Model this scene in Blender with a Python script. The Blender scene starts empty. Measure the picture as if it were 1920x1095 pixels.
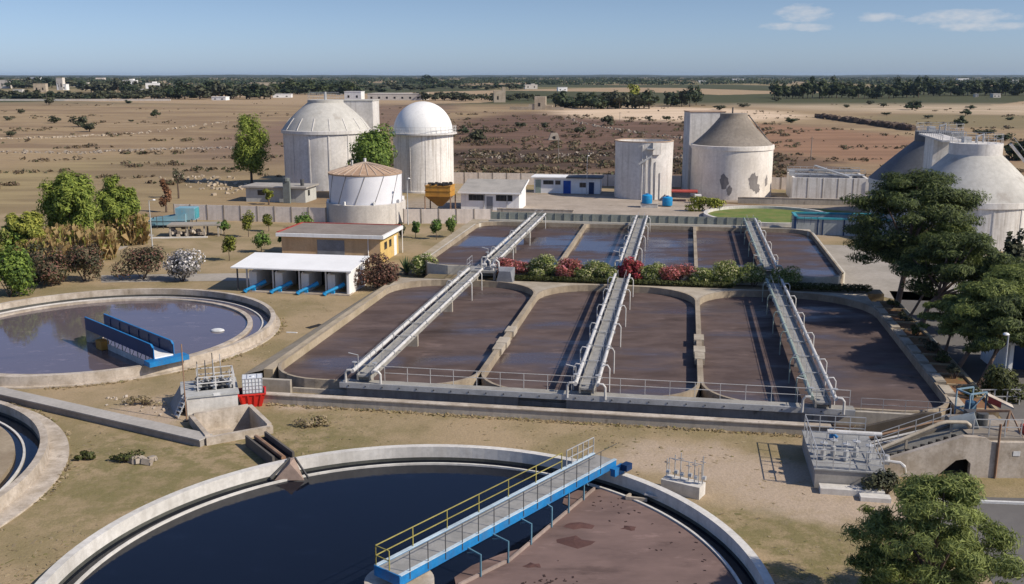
import bpy, math, random
from mathutils import Vector, Matrix
R = math.radians
scene = bpy.context.scene
# ------------------------------------------------------------------ camera
F_PX, Y0, H = 1850.0, 140.0, 20.0            # focal length (photo pixels), horizon row, camera height
PITCH = math.atan((547.5 - Y0) / F_PX)
cam = bpy.data.cameras.new("camera"); cam_o = bpy.data.objects.new("camera", cam)
scene.collection.objects.link(cam_o); scene.camera = cam_o
cam.sensor_width = 36.0; cam.lens = 36.0 * F_PX / 1920.0
cam.clip_start = 0.5; cam.clip_end = 60000
cam_o.location = (0, 0, H); cam_o.rotation_euler = (math.pi / 2 - PITCH, 0, 0)
# ------------------------------------------------------------------ sun, sky, exposure
SUN_EL = R(38.5); SUN_H = Vector((0.925, -0.38)).normalized()
sun_dir = Vector((SUN_H.x * math.cos(SUN_EL), SUN_H.y * math.cos(SUN_EL), math.sin(SUN_EL)))
sun = bpy.data.lights.new("sun", 'SUN'); sun.energy = 4.7; sun.angle = R(0.5); sun.color = (1.0, 0.91, 0.78)
sun_o = bpy.data.objects.new("sun", sun); scene.collection.objects.link(sun_o)
sun_o.rotation_euler = sun_dir.to_track_quat('Z', 'Y').to_euler(); sun_o.location = (60, -40, 80)
w = bpy.data.worlds.new("World"); scene.world = w; w.use_nodes = True
nt = w.node_tree; nt.nodes.clear()
def N(t, typ, **kw):
    n = t.nodes.new(typ)
    for k, v in kw.items():
        if k == 'i':
            for kk, vv in v.items(): n.inputs[kk].default_value = vv
        else: setattr(n, k, v)
    return n
sky = N(nt, 'ShaderNodeTexSky', sky_type='NISHITA', sun_disc=False)
sky.sun_elevation = SUN_EL; sky.sun_rotation = math.atan2(SUN_H.x, SUN_H.y)
sky.altitude = 0; sky.air_density = 1.0; sky.dust_density = 0.5; sky.ozone_density = 3.0
bg = N(nt, 'ShaderNodeBackground', i={'Strength': 0.085})
wo = N(nt, 'ShaderNodeOutputWorld')
# small fair-weather clouds, low in the sky to the right, fixed by direction
geo = N(nt, 'ShaderNodeTexCoord')
sep = N(nt, 'ShaderNodeSeparateXYZ'); nt.links.new(geo.outputs['Generated'], sep.inputs[0])
def wmath(op, a, b=None, c=None):
    n = N(nt, 'ShaderNodeMath', operation=op)
    for i, x in enumerate((a, b, c)):
        if x is None: continue
        if isinstance(x, (int, float)): n.inputs[i].default_value = x
        else: nt.links.new(x, n.inputs[i])
    return n.outputs[0]
az = wmath('ARCTAN2', sep.outputs[0], sep.outputs[1])
el = wmath('ARCSINE', sep.outputs[2])
cz = N(nt, 'ShaderNodeCombineXYZ'); nt.links.new(wmath('MULTIPLY', az, 22.0), cz.inputs[0]); nt.links.new(wmath('MULTIPLY', el, 60.0), cz.inputs[1])
cn = N(nt, 'ShaderNodeTexNoise', i={'Scale': 2.6, 'Detail': 6.0, 'Roughness': 0.6}); nt.links.new(cz.outputs[0], cn.inputs['Vector'])
def bump_at(a0, e0, ra, re):
    d = wmath('ADD', wmath('POWER', wmath('DIVIDE', wmath('SUBTRACT', az, a0), ra), 2.0), wmath('POWER', wmath('DIVIDE', wmath('SUBTRACT', el, e0), re), 2.0))
    return wmath('MAXIMUM', wmath('SUBTRACT', 1.0, d), 0.0)
m = None
for a0, e0, ra, re in ((0.278, 0.056, 0.034, 0.012), (0.415, 0.050, 0.062, 0.010), (0.43, 0.042, 0.06, 0.006), (0.27, 0.044, 0.045, 0.006), (0.345, 0.052, 0.03, 0.006), (-0.2, 0.135, 0.2, 0.02), (0.62, 0.07, 0.1, 0.02), (1.5, 0.12, 0.2, 0.03), (-0.9, 0.1, 0.2, 0.02)):
    b = bump_at(a0, e0, ra, re); m = b if m is None else wmath('MAXIMUM', m, b)
cl = wmath('MULTIPLY', wmath('SUBTRACT', wmath('ADD', wmath('MULTIPLY', m, 0.55), cn.outputs[0]), 0.72), 1.4)
cl = wmath('MINIMUM', wmath('MAXIMUM', cl, 0.0), 0.55)
hs = N(nt, 'ShaderNodeMix', data_type='RGBA', blend_type='MULTIPLY'); hs.inputs[0].default_value = 1.0
nt.links.new(sky.outputs[0], hs.inputs['A'])
tn = N(nt, 'ShaderNodeMix', data_type='RGBA'); tn.inputs['A'].default_value = (0.80, 1.03, 1.66, 1); tn.inputs['B'].default_value = (0.73, 0.82, 1.12, 1)   # clear blue air down to the horizon
nt.links.new(wmath('MINIMUM', wmath('MAXIMUM', wmath('DIVIDE', el, 0.075), 0.0), 1.0), tn.inputs[0]); tn2 = N(nt, 'ShaderNodeMix', data_type='RGBA'); nt.links.new(tn.outputs['Result'], tn2.inputs['A']); tn2.inputs['B'].default_value = (1.02, 1.06, 1.24, 1)
nt.links.new(wmath('MINIMUM', wmath('MAXIMUM', wmath('DIVIDE', wmath('SUBTRACT', el, 0.2), 0.4), 0.0), 1.0), tn2.inputs[0]); nt.links.new(tn2.outputs['Result'], hs.inputs['B'])
mx = N(nt, 'ShaderNodeMix', data_type='RGBA'); nt.links.new(cl, mx.inputs[0]); nt.links.new(hs.outputs['Result'], mx.inputs['A']); mx.inputs['B'].default_value = (7.4, 7.3, 7.4, 1)
nt.links.new(mx.outputs['Result'], bg.inputs[0]); nt.links.new(bg.outputs[0], wo.inputs[0])
scene.view_settings.view_transform = 'Standard'; scene.view_settings.look = 'None'
scene.view_settings.exposure = 0.15; scene.view_settings.gamma = 1.0
# ------------------------------------------------------------------ frames of reference
TH = R(9.9)                                   # the plant's long axis is turned this much to the right of the view
def W(a, l, z=None):                          # plant coordinates (across, along) -> world
    x, y = a * math.cos(TH) + l * math.sin(TH), -a * math.sin(TH) + l * math.cos(TH)
    return (x, y) if z is None else (x, y, z)
def P(px, py, z=0.0):                         # where the sight line of a photo pixel meets height z: a survey of the ground
    u = (px - 960) / F_PX; v = (py - 547.5) / F_PX; d = math.sin(PITCH) + v * math.cos(PITCH); k = (H - z) / d
    return (u * k, (math.cos(PITCH) - v * math.sin(PITCH)) * k, z)
def HZ(py, Y):                                # height of a photo row at distance Y
    v = (py - 547.5) / F_PX
    return H - Y * (math.sin(PITCH) + v * math.cos(PITCH)) / (math.cos(PITCH) - v * math.sin(PITCH))
# ------------------------------------------------------------------ object helpers
COL = scene.collection
def tag(o, label=None, cat=None, group=None, kind=None):
    if label: o["label"] = label
    if cat: o["category"] = cat
    if group: o["group"] = group
    if kind: o["kind"] = kind
    return o
def thing(name, label, cat, loc=(0, 0, 0), rot=0.0, group=None):
    o = bpy.data.objects.new(name, None); COL.objects.link(o)
    o.location = loc; o.rotation_euler = (0, 0, rot); o.empty_display_size = 0.3
    return tag(o, label, cat, group)
def copy_tree(o, parent=None):
    c = o.copy(); COL.objects.link(c)
    if parent is not None: c.parent = parent
    for ch in list(o.children): copy_tree(ch, c)
    return c
class MB:
    def __init__(s): s.v = []; s.f = []; s.m = []
    def add(s, vs, fs, m=0):
        b = len(s.v); s.v += [tuple(x) for x in vs]
        for f in fs: s.f.append([b + i for i in f]); s.m.append(m)
        return s
    def box(s, c, d, rot=0.0, m=0, tilt=None):
        x, y, z = d[0] / 2, d[1] / 2, d[2] / 2; cs, sn = math.cos(rot), math.sin(rot); vs = []
        for dz in (-z, z):
            for dx, dy in ((-x, -y), (x, -y), (x, y), (-x, y)):
                p = Vector((dx, dy, dz))
                if tilt is not None: p = tilt @ p
                vs.append((c[0] + p.x * cs - p.y * sn, c[1] + p.x * sn + p.y * cs, c[2] + p.z))
        return s.add(vs, [(3, 2, 1, 0), (4, 5, 6, 7), (0, 1, 5, 4), (1, 2, 6, 5), (2, 3, 7, 6), (3, 0, 4, 7)], m)
    def bx(s, x0, x1, y0, y1, z0, z1, m=0): return s.box(((x0 + x1) / 2, (y0 + y1) / 2, (z0 + z1) / 2), (x1 - x0, y1 - y0, z1 - z0), 0, m)
    def bar(s, p0, p1, wd, h, m=0):
        p0, p1 = Vector(p0), Vector(p1); d = (p1 - p0)
        if d.length < 1e-6: return s
        d.normalize(); up = Vector((0, 0, 1)) if abs(d.z) < 0.95 else Vector((0, 1, 0))
        sd = d.cross(up).normalized(); up = sd.cross(d); vs = []
        for p in (p0, p1):
            for i, j in ((-1, -1), (1, -1), (1, 1), (-1, 1)): vs.append(p + sd * (i * wd / 2) + up * (j * h / 2))
        return s.add(vs, [(3, 2, 1, 0), (4, 5, 6, 7), (0, 1, 5, 4), (1, 2, 6, 5), (2, 3, 7, 6), (3, 0, 4, 7)], m)
    def pipe(s, pts, r, n=8, m=0, cap=True):
        pts = [Vector(p) for p in pts]; rs = r if isinstance(r, (list, tuple)) else [r] * len(pts)
        prev = None; b = len(s.v)
        for i, p in enumerate(pts):
            d = (pts[min(i + 1, len(pts) - 1)] - pts[max(i - 1, 0)]).normalized()
            if prev is None:
                up = Vector((0, 0, 1)) if abs(d.z) < 0.9 else Vector((1, 0, 0)); sd = d.cross(up).normalized()
            else:
                sd = (prev - d * prev.dot(d)).normalized()
            prev = sd; u2 = d.cross(sd)
            for k in range(n):
                t = 2 * math.pi * k / n; s.v.append(tuple(p + (sd * math.cos(t) + u2 * math.sin(t)) * rs[i]))
        for i in range(len(pts) - 1):
            for k in range(n):
                s.f.append([b + i * n + k, b + i * n + (k + 1) % n, b + (i + 1) * n + (k + 1) % n, b + (i + 1) * n + k]); s.m.append(m)
        if cap:
            s.f.append([b + k for k in range(n)][::-1]); s.m.append(m)
            e = b + (len(pts) - 1) * n; s.f.append([e + k for k in range(n)]); s.m.append(m)
        return s
    def lathe(s, prof, n=48, c=(0, 0, 0), m=0, a0=0.0, a1=2 * math.pi, closed=False):
        full = abs(a1 - a0 - 2 * math.pi) < 1e-6; cols = n if full else n + 1; b = len(s.v); k = len(prof)
        for i in range(cols):
            t = a0 + (a1 - a0) * i / n
            for r, z in prof: s.v.append((c[0] + r * math.cos(t), c[1] + r * math.sin(t), c[2] + z))
        for i in range(n):
            j = (i + 1) % cols
            for q in range(k if closed else k - 1):
                q2 = (q + 1) % k
                s.f.append([b + i * k + q, b + j * k + q, b + j * k + q2, b + i * k + q2]); s.m.append(m)
        return s
    def ring(s, ri, ro, z0, z1, n=96, c=(0, 0, 0), m=0, a0=0.0, a1=2 * math.pi):
        s.lathe([(ro, z0), (ro, z1), (ri, z1), (ri, z0)], n, c, m, a0, a1, closed=True)
        if abs(a1 - a0 - 2 * math.pi) > 1e-6:
            for t in (a0, a1):
                s.add([(c[0] + r * math.cos(t), c[1] + r * math.sin(t), c[2] + z) for r, z in ((ro, z0), (ro, z1), (ri, z1), (ri, z0))], [(0, 1, 2, 3)], m)
        return s
    def prism(s, poly, z0, z1, m=0):
        n = len(poly); vs = [(x, y, z0) for x, y in poly] + [(x, y, z1) for x, y in poly]
        return s.add(vs, [tuple(range(n))[::-1], tuple(range(n, 2 * n))] + [(i, (i + 1) % n, n + (i + 1) % n, n + i) for i in range(n)], m)
    def sheet(s, poly, z, m=0): return s.add([(x, y, z) for x, y in poly], [tuple(range(len(poly)))], m)
    def build(s, name, mats, parent=None, smooth=False, loc=None, ang=35, kind=None):
        me = bpy.data.meshes.new(name); me.from_pydata(s.v, [], s.f)
        mats = mats if isinstance(mats, (list, tuple)) else [mats]
        for x in mats: me.materials.append(x)
        if len(mats) > 1: me.polygons.foreach_set('material_index', s.m)
        if smooth:
            me.polygons.foreach_set('use_smooth', [True] * len(me.polygons)); me.update()
            me.set_sharp_from_angle(angle=R(ang))
        me.update()
        o = bpy.data.objects.new(name, me); COL.objects.link(o)
        if loc: o.location = loc
        if parent is not None: o.parent = parent
        if kind: o["kind"] = kind
        return o
# ------------------------------------------------------------------ materials
def new_mat(name):
    mt = bpy.data.materials.new(name); mt.use_nodes = True; t = mt.node_tree; t.nodes.clear()
    o = N(t, 'ShaderNodeOutputMaterial'); b = N(t, 'ShaderNodeBsdfPrincipled'); t.links.new(b.outputs[0], o.inputs[0])
    return mt, t, b, o
def L(t, a, b): t.links.new(a, b)
def noise(t, vec, scale, detail=4, rough=0.55, stretch=None):
    if stretch:
        mp = N(t, 'ShaderNodeMapping'); mp.inputs['Scale'].default_value = stretch; L(t, vec, mp.inputs[0]); vec = mp.outputs[0]
    n = N(t, 'ShaderNodeTexNoise', i={'Scale': scale, 'Detail': detail, 'Roughness': rough}); L(t, vec, n.inputs['Vector']); return n.outputs[0]
def rampf(t, f, lo, hi, a=0.0, b=1.0):
    n = N(t, 'ShaderNodeMapRange', interpolation_type='SMOOTHSTEP', i={'From Min': lo, 'From Max': hi, 'To Min': a, 'To Max': b}); L(t, f, n.inputs['Value']); return n.outputs[0]
def mixc(t, f, a, b, mode='MIX'):
    n = N(t, 'ShaderNodeMix', data_type='RGBA', blend_type=mode)
    if isinstance(f, (int, float)): n.inputs[0].default_value = f
    else: L(t, f, n.inputs[0])
    for x, k in ((a, 'A'), (b, 'B')):
        if isinstance(x, (tuple, list)): n.inputs[k].default_value = (*x[:3], 1)
        else: L(t, x, n.inputs[k])
    return n.outputs['Result']
def fmul(t, a, b, op='MULTIPLY'):
    n = N(t, 'ShaderNodeMath', operation=op)
    for i, x in enumerate((a, b)):
        if isinstance(x, (int, float)): n.inputs[i].default_value = x
        else: L(t, x, n.inputs[i])
    return n.outputs[0]
def bump(t, b, h, strength=0.4, dist=0.05):
    n = N(t, 'ShaderNodeBump', i={'Strength': strength, 'Distance': dist}); L(t, h, n.inputs['Height']); L(t, n.outputs[0], b.inputs['Normal'])
def mat(name, base, base2=None, scale=0.6, rough=0.85, streak=0.0, stain=None, stain_at=0.6, metal=0.0, bmp=0.15, spec=0.3, fine=0.18, world=False):
    mt, t, b, o = new_mat(name); tc = N(t, 'ShaderNodeTexCoord'); v = tc.outputs['Object']
    if world: v = N(t, 'ShaderNodeNewGeometry').outputs['Position']
    base2 = base2 or tuple(x * 0.72 for x in base)
    c = mixc(t, rampf(t, noise(t, v, scale, 6, 0.6), 0.35, 0.68), base, base2)
    fn = noise(t, v, scale * 9, 4, 0.7)
    c = mixc(t, rampf(t, fn, 0.3, 0.75, 0, fine * 2), c, tuple(x * 0.55 for x in base2))
    if streak > 0:
        s = noise(t, v, 1.6, 4, 0.6, (1.4, 1.4, 0.07)); c = mixc(t, rampf(t, s, 0.45, 0.72, 0, streak), c, stain or tuple(x * 0.4 for x in base))
    if stain:
        s = noise(t, v, scale * 1.7, 7, 0.65); c = mixc(t, rampf(t, s, stain_at, stain_at + 0.1, 0, 0.85), c, stain)
    L(t, c, b.inputs['Base Color']); b.inputs['Roughness'].default_value = rough; b.inputs['Metallic'].default_value = metal; b.inputs['Specular IOR Level'].default_value = spec
    if bmp > 0: bump(t, b, fn, bmp, 0.04)
    return mt
M = {}
M['concrete'] = mat('concrete', (0.48, 0.43, 0.36), (0.36, 0.32, 0.26), 0.35, 0.92, 0.35, (0.16, 0.135, 0.11), 0.62, world=True)
M['coping'] = mat('coping concrete', (0.47, 0.41, 0.325), (0.33, 0.28, 0.21), 0.5, 0.92, 0.0, (0.19, 0.155, 0.115), 0.63, world=True)
M['rim'] = mat('clarifier rim concrete', (0.68, 0.65, 0.60), (0.54, 0.515, 0.47), 0.4, 0.9, 0.25, (0.28, 0.25, 0.21), 0.66, world=True)
M['rim_rough'] = mat('weathered rim concrete', (0.56, 0.49, 0.41), (0.36, 0.30, 0.23), 0.8, 0.95, 0.35, (0.2, 0.16, 0.12), 0.6, world=True)
M['wet_wall'] = mat('wet tank wall', (0.10, 0.10, 0.085), (0.06, 0.062, 0.055), 0.7, 0.6, 0.3, spec=0.4, world=True)
M['silo'] = mat('digester concrete', (0.70, 0.67, 0.63), (0.58, 0.55, 0.51), 0.25, 0.92, 0.3, (0.25, 0.22, 0.19), 0.7)
M['silo_white'] = mat('painted tank concrete', (0.84, 0.80, 0.74), (0.70, 0.66, 0.60), 0.3, 0.9, 0.6, (0.30, 0.25, 0.20), 0.72)
M['cone'] = mat('digester cone concrete', (0.54, 0.52, 0.47), (0.45, 0.43, 0.385), 0.16, 0.93, 0.15, (0.34, 0.31, 0.27), 0.55)
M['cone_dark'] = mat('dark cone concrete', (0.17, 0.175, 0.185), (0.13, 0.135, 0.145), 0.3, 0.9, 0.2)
M['cone_brown'] = mat('weathered cone concrete', (0.29, 0.25, 0.205), (0.21, 0.18, 0.145), 0.3, 0.95, 0.4, (0.14, 0.12, 0.10), 0.62)
M['panel'] = mat('precast wall panel', (0.80, 0.71, 0.62), (0.70, 0.61, 0.53), 0.2, 0.9, 0.25, world=True)
M['post'] = mat('precast post', (0.33, 0.285, 0.235), rough=0.9)
M['white'] = mat('white paint', (0.84, 0.83, 0.81), (0.74, 0.73, 0.70), 0.5, 0.6, 0.2, (0.42, 0.38, 0.33), 0.75, fine=0.06)
M['dome'] = mat('white dome', (0.80, 0.79, 0.76), (0.74, 0.73, 0.70), 0.3, 0.55, 0.12, fine=0.05)
M['white_metal'] = mat('white roof sheet', (0.86, 0.85, 0.82), (0.80, 0.79, 0.76), 0.4, 0.5, 0.0, fine=0.05)
M['steel'] = mat('galvanised steel', (0.56, 0.56, 0.55), (0.44, 0.44, 0.43), 0.9, 0.45, 0.0, metal=0.35, fine=0.15)
M['pipe'] = mat('light grey pipe', (0.70, 0.68, 0.65), (0.54, 0.52, 0.48), 0.8, 0.5, 0.0, (0.30, 0.25, 0.2), 0.68, metal=0.1)
M['green_pipe'] = mat('grey green pipe', (0.30, 0.36, 0.32), (0.22, 0.27, 0.24), 0.8, 0.55, 0.0, (0.2, 0.17, 0.13), 0.68)
M['dark_steel'] = mat('dark steel', (0.10, 0.10, 0.10), rough=0.6)
M['grating'] = mat('walkway grating', (0.33, 0.32, 0.30), (0.25, 0.245, 0.23), 1.5, 0.7)
M['deck'] = mat('bridge deck', (0.35, 0.335, 0.30), (0.27, 0.255, 0.225), 0.8, 0.85)
M['rust'] = mat('rusty steel', (0.26, 0.145, 0.085), (0.36, 0.24, 0.16), 0.9, 0.9, 0.4, (0.15, 0.08, 0.05), 0.65)
M['rust_roof'] = mat('rusty sheet roof', (0.50, 0.36, 0.25), (0.38, 0.25, 0.165), 0.6, 0.85, 0.0, (0.24, 0.15, 0.1), 0.62)
M['blue'] = mat('bright blue paint', (0.014, 0.21, 0.50), (0.014, 0.15, 0.38), 0.9, 0.5, 0.3, (0.10, 0.09, 0.08), 0.70, fine=0.2)
M['navy'] = mat('dark blue paint', (0.009, 0.036, 0.115), (0.008, 0.030, 0.09), 0.7, 0.5, 0.2, fine=0.1)
M['teal'] = mat('teal paint', (0.03, 0.30, 0.36), (0.10, 0.33, 0.37), 0.6, 0.55, 0.2, fine=0.1)
M['lightblue'] = mat('faded blue paint', (0.16, 0.34, 0.42), (0.24, 0.40, 0.46), 0.6, 0.6, 0.25, (0.3, 0.24, 0.19), 0.66, fine=0.1)
M['drum'] = mat('blue plastic', (0.02, 0.28, 0.58), rough=0.4, fine=0.08)
M['yellow'] = mat('yellow paint', (0.40, 0.345, 0.10), rough=0.5)
M['ochre'] = mat('orange ochre paint', (0.52, 0.27, 0.045), (0.42, 0.20, 0.035), 0.8, 0.6, 0.35, (0.2, 0.1, 0.04), 0.68)
M['yellow_wall'] = mat('yellow plaster', (0.68, 0.48, 0.17), (0.60, 0.41, 0.15), 0.5, 0.9, 0.2)
M['yellow_wall_shade'] = mat('plaster shade tone', (0.62, 0.44, 0.26), (0.54, 0.36, 0.2), 0.5, 0.9, 0.2)  # same yellow plaster with the front face's shade put into the colour
M['red'] = mat('red plastic', (0.62, 0.03, 0.02), (0.54, 0.025, 0.02), 0.8, 0.45, fine=0.06)
M['red_roof'] = mat('faded red sheet', (0.42, 0.07, 0.05), rough=0.7)
M['roof_grey'] = mat('grey roof felt', (0.27, 0.23, 0.195), (0.22, 0.185, 0.155), 0.4, 0.95, 0.0)
M['slate'] = mat('grey roof sheet', (0.40, 0.37, 0.33), (0.31, 0.29, 0.26), 0.5, 0.9, 0.0)
M['glass'] = mat('dark window glass', (0.02, 0.025, 0.03), rough=0.15, spec=0.5, bmp=0, fine=0.02)
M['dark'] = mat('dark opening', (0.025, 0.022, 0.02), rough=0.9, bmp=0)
M['door_blue'] = mat('blue door paint', (0.012, 0.08, 0.38), rough=0.5, fine=0.05)
M['door_grey'] = mat('grey door', (0.24, 0.25, 0.27), rough=0.6)
M['pvc'] = mat('translucent tank plastic', (0.66, 0.68, 0.70), (0.58, 0.60, 0.62), 0.8, 0.4, fine=0.06)
M['stone'] = mat('field stone', (0.36, 0.31, 0.25), (0.26, 0.215, 0.17), 0.8, 0.95)
M['ruin'] = mat('tufa stone', (0.50, 0.42, 0.32), (0.36, 0.29, 0.21), 0.2, 0.95, 0.3)
M['plaster'] = mat('pale plaster', (0.66, 0.61, 0.54), (0.55, 0.5, 0.44), 0.1, 0.9, 0.2)
M['bark'] = mat('bark', (0.14, 0.10, 0.075), (0.09, 0.065, 0.05), 1.5, 0.95)
M['pine_bark'] = mat('pine bark', (0.20, 0.135, 0.10), (0.12, 0.085, 0.065), 1.5, 0.95)
M['asphalt'] = mat('asphalt', (0.15, 0.14, 0.13), (0.12, 0.112, 0.105), 0.2, 0.92, world=True, fine=0.1)
M['paving'] = mat('concrete paving', (0.38, 0.34, 0.29), (0.30, 0.27, 0.225), 0.25, 0.93, 0.0, (0.2, 0.17, 0.14), 0.66, world=True)
M['line'] = mat('white road paint', (0.72, 0.71, 0.68), rough=0.7)
M['soil'] = mat('bed soil', (0.22, 0.165, 0.10), (0.16, 0.13, 0.07), 0.6, 0.97, world=True)
M['bank'] = mat('bank of earth and concrete', (0.44, 0.365, 0.265), (0.33, 0.27, 0.18), 0.4, 0.95, 0.0, (0.24, 0.2, 0.12), 0.6, world=True)
M['foam'] = mat('white foam', (0.75, 0.76, 0.75), rough=0.6)
M['pipe_white'] = mat('white plastic', (0.8, 0.8, 0.78), rough=0.5)
M['lamp'] = mat('lamp housing', (0.55, 0.56, 0.55), rough=0.4)
def water_mat(name, c1, c2, wet=0.5, sx=0.35, wet_rough=0.08, dry_spec=0.12, ripple=0.02, wet_spec=0.42):
    mt, t, b, o = new_mat(name); v = N(t, 'ShaderNodeNewGeometry').outputs['Position']
    n1 = noise(t, v, 0.14, 6, 0.62, (sx, 1.0, 1)); n2 = noise(t, v, 0.5, 6, 0.65, (0.5, 1, 1))
    c = mixc(t, rampf(t, n2, 0.3, 0.72), c1, c2)
    f = rampf(t, n1, 0.58 - wet * 0.3, 0.76 - wet * 0.3)         # where the film of scum thins out to open water
    c = mixc(t, f, c, tuple(x * 0.6 for x in c1))
    c = mixc(t, rampf(t, noise(t, v, 0.35, 7, 0.7, (0.35, 1.2, 1)), 0.54, 0.70, 0, 0.6), c, tuple(x * 0.45 for x in c2))
    c = mixc(t, rampf(t, noise(t, v, 1.1, 6, 0.7, (0.4, 1.0, 1)), 0.57, 0.72, 0, 0.5), c, tuple(x * 1.6 for x in c1))
    L(t, c, b.inputs['Base Color'])
    n = N(t, 'ShaderNodeMapRange', i={'From Min': 0, 'From Max': 1, 'To Min': 0.75, 'To Max': wet_rough}); L(t, f, n.inputs['Value']); L(t, n.outputs[0], b.inputs['Roughness'])
    n = N(t, 'ShaderNodeMapRange', i={'From Min': 0, 'From Max': 1, 'To Min': dry_spec, 'To Max': wet_spec}); L(t, f, n.inputs['Value']); L(t, n.outputs[0], b.inputs['Specular IOR Level'])
    bump(t, b, noise(t, v, 2.2, 4, 0.6), 0.25, ripple); return mt
M['sludge'] = water_mat('sludge water', (0.136, 0.100, 0.090), (0.078, 0.056, 0.05), 0.42, 0.4, 0.24, 0.06)
M['sludge_rear'] = water_mat('rear sludge water', (0.112, 0.080, 0.072), (0.078, 0.056, 0.052), 0.58, 0.4, 0.14, 0.06)
M['scum'] = water_mat('scum', (0.205, 0.142, 0.125), (0.140, 0.098, 0.088), -0.3, 0.8, 0.3, 0.05)
M['clear_water'] = water_mat('dark water', (0.007, 0.010, 0.020), (0.006, 0.009, 0.018), 1.6, 1.0, 0.05, ripple=0.016, wet_spec=0.27)
M['murky_water'] = water_mat('murky water', (0.205, 0.165, 0.178), (0.165, 0.135, 0.15), 1.6, 0.6, 0.06, ripple=0.004)
def leaf_mat(name, dark, light, tip=None, trans=0.25, scale=0.7):
    mt, t, b, o = new_mat(name); g = N(t, 'ShaderNodeNewGeometry')
    f = fmul(t, fmul(t, g.outputs['Random Per Island'], 0.55), fmul(t, noise(t, N(t, 'ShaderNodeTexCoord').outputs['Object'], scale, 3, 0.6), 0.75), 'ADD')
    c = mixc(t, rampf(t, f, 0.35, 0.95), dark, light)
    if tip: c = mixc(t, rampf(t, g.outputs['Random Per Island'], 0.78, 0.82), c, tip)
    L(t, c, b.inputs['Base Color']); b.inputs['Roughness'].default_value = 0.6; b.inputs['Specular IOR Level'].default_value = 0.25
    tr = N(t, 'ShaderNodeBsdfTranslucent'); L(t, c, tr.inputs[0]); ms = N(t, 'ShaderNodeMixShader'); ms.inputs[0].default_value = trans
    L(t, b.outputs[0], ms.inputs[1]); L(t, tr.outputs[0], ms.inputs[2]); L(t, ms.outputs[0], o.inputs[0]); return mt
LF = {}
LF['pine'] = leaf_mat('pine needles', (0.032, 0.050, 0.020), (0.150, 0.185, 0.055), trans=0.35)
LF['pine_bright'] = leaf_mat('bright pine needles', (0.070, 0.098, 0.028), (0.27, 0.31, 0.085), trans=0.35)
LF['green'] = leaf_mat('mid green leaves', (0.065, 0.115, 0.024), (0.25, 0.34, 0.065), trans=0.35)
LF['yellowgreen'] = leaf_mat('yellow green leaves', (0.14, 0.17, 0.03), (0.43, 0.43, 0.085), trans=0.35)
LF['citrus'] = leaf_mat('orchard leaves', (0.055, 0.105, 0.024), (0.19, 0.29, 0.06))
LF['lime'] = leaf_mat('young orchard leaves', (0.07, 0.09, 0.015), (0.24, 0.25, 0.04))
LF['oleander_dark'] = leaf_mat('dark oleander leaves', (0.055, 0.06, 0.032), (0.18, 0.14, 0.08), (0.24, 0.12, 0.09), trans=0.3)
LF['oleander_brown'] = leaf_mat('brown oleander heads', (0.06, 0.038, 0.025), (0.18, 0.10, 0.065), (0.24, 0.11, 0.08))
LF['flower_white'] = leaf_mat('white flowering leaves', (0.10, 0.10, 0.08), (0.62, 0.58, 0.56), (0.86, 0.82, 0.80))
LF['flower_red'] = leaf_mat('red flowering leaves', (0.16, 0.05, 0.035), (0.58, 0.08, 0.09), (0.78, 0.13, 0.17), trans=0.4)
LF['flower_mix'] = leaf_mat('pink and green flowering leaves', (0.14, 0.10, 0.05), (0.62, 0.17, 0.16), (0.88, 0.36, 0.38), trans=0.45, scale=1.6)
LF['poplar'] = leaf_mat('light green leaves', (0.11, 0.16, 0.028), (0.36, 0.42, 0.085), trans=0.4)
LF['near_pine'] = leaf_mat('light pine needles', (0.085, 0.115, 0.034), (0.34, 0.39, 0.12), trans=0.4, scale=1.1)
LF['variegated'] = leaf_mat('pale green hedge leaves', (0.12, 0.165, 0.04), (0.44, 0.48, 0.15), (0.72, 0.68, 0.40), trans=0.4)
LF['hedge'] = leaf_mat('clipped hedge leaves', (0.035, 0.045, 0.014), (0.11, 0.12, 0.035))
LF['reed'] = leaf_mat('dry cane leaves', (0.36, 0.26, 0.12), (0.72, 0.55, 0.29), (0.36, 0.37, 0.10), trans=0.5)
LF['cane'] = leaf_mat('green cane leaves', (0.07, 0.10, 0.02), (0.24, 0.27, 0.06), (0.4, 0.33, 0.13))
LF['red_shrub'] = leaf_mat('rust red leaves', (0.12, 0.06, 0.03), (0.34, 0.17, 0.09))
LF['far_dark'] = leaf_mat('far evergreen leaves', (0.026, 0.042, 0.024), (0.078, 0.098, 0.042), scale=0.15)
LF['far_olive'] = leaf_mat('far olive leaves', (0.05, 0.055, 0.035), (0.12, 0.125, 0.07), scale=0.15)
LF['far_pine'] = leaf_mat('far pine leaves', (0.028, 0.042, 0.018), (0.10, 0.12, 0.04), scale=0.15)
LF['weed'] = leaf_mat('dry grass blades', (0.38, 0.305, 0.19), (0.54, 0.44, 0.28), (0.30, 0.27, 0.12), trans=0.5)
LF['dry_scrub'] = leaf_mat('dry field scrub', (0.12, 0.085, 0.055), (0.26, 0.195, 0.115), (0.10, 0.105, 0.05), trans=0.3, scale=0.05)
LF['scrub'] = leaf_mat('grey green scrub', (0.045, 0.05, 0.03), (0.11, 0.115, 0.06))
LF['agave'] = leaf_mat('agave leaves', (0.04, 0.075, 0.03), (0.13, 0.19, 0.07))
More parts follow.
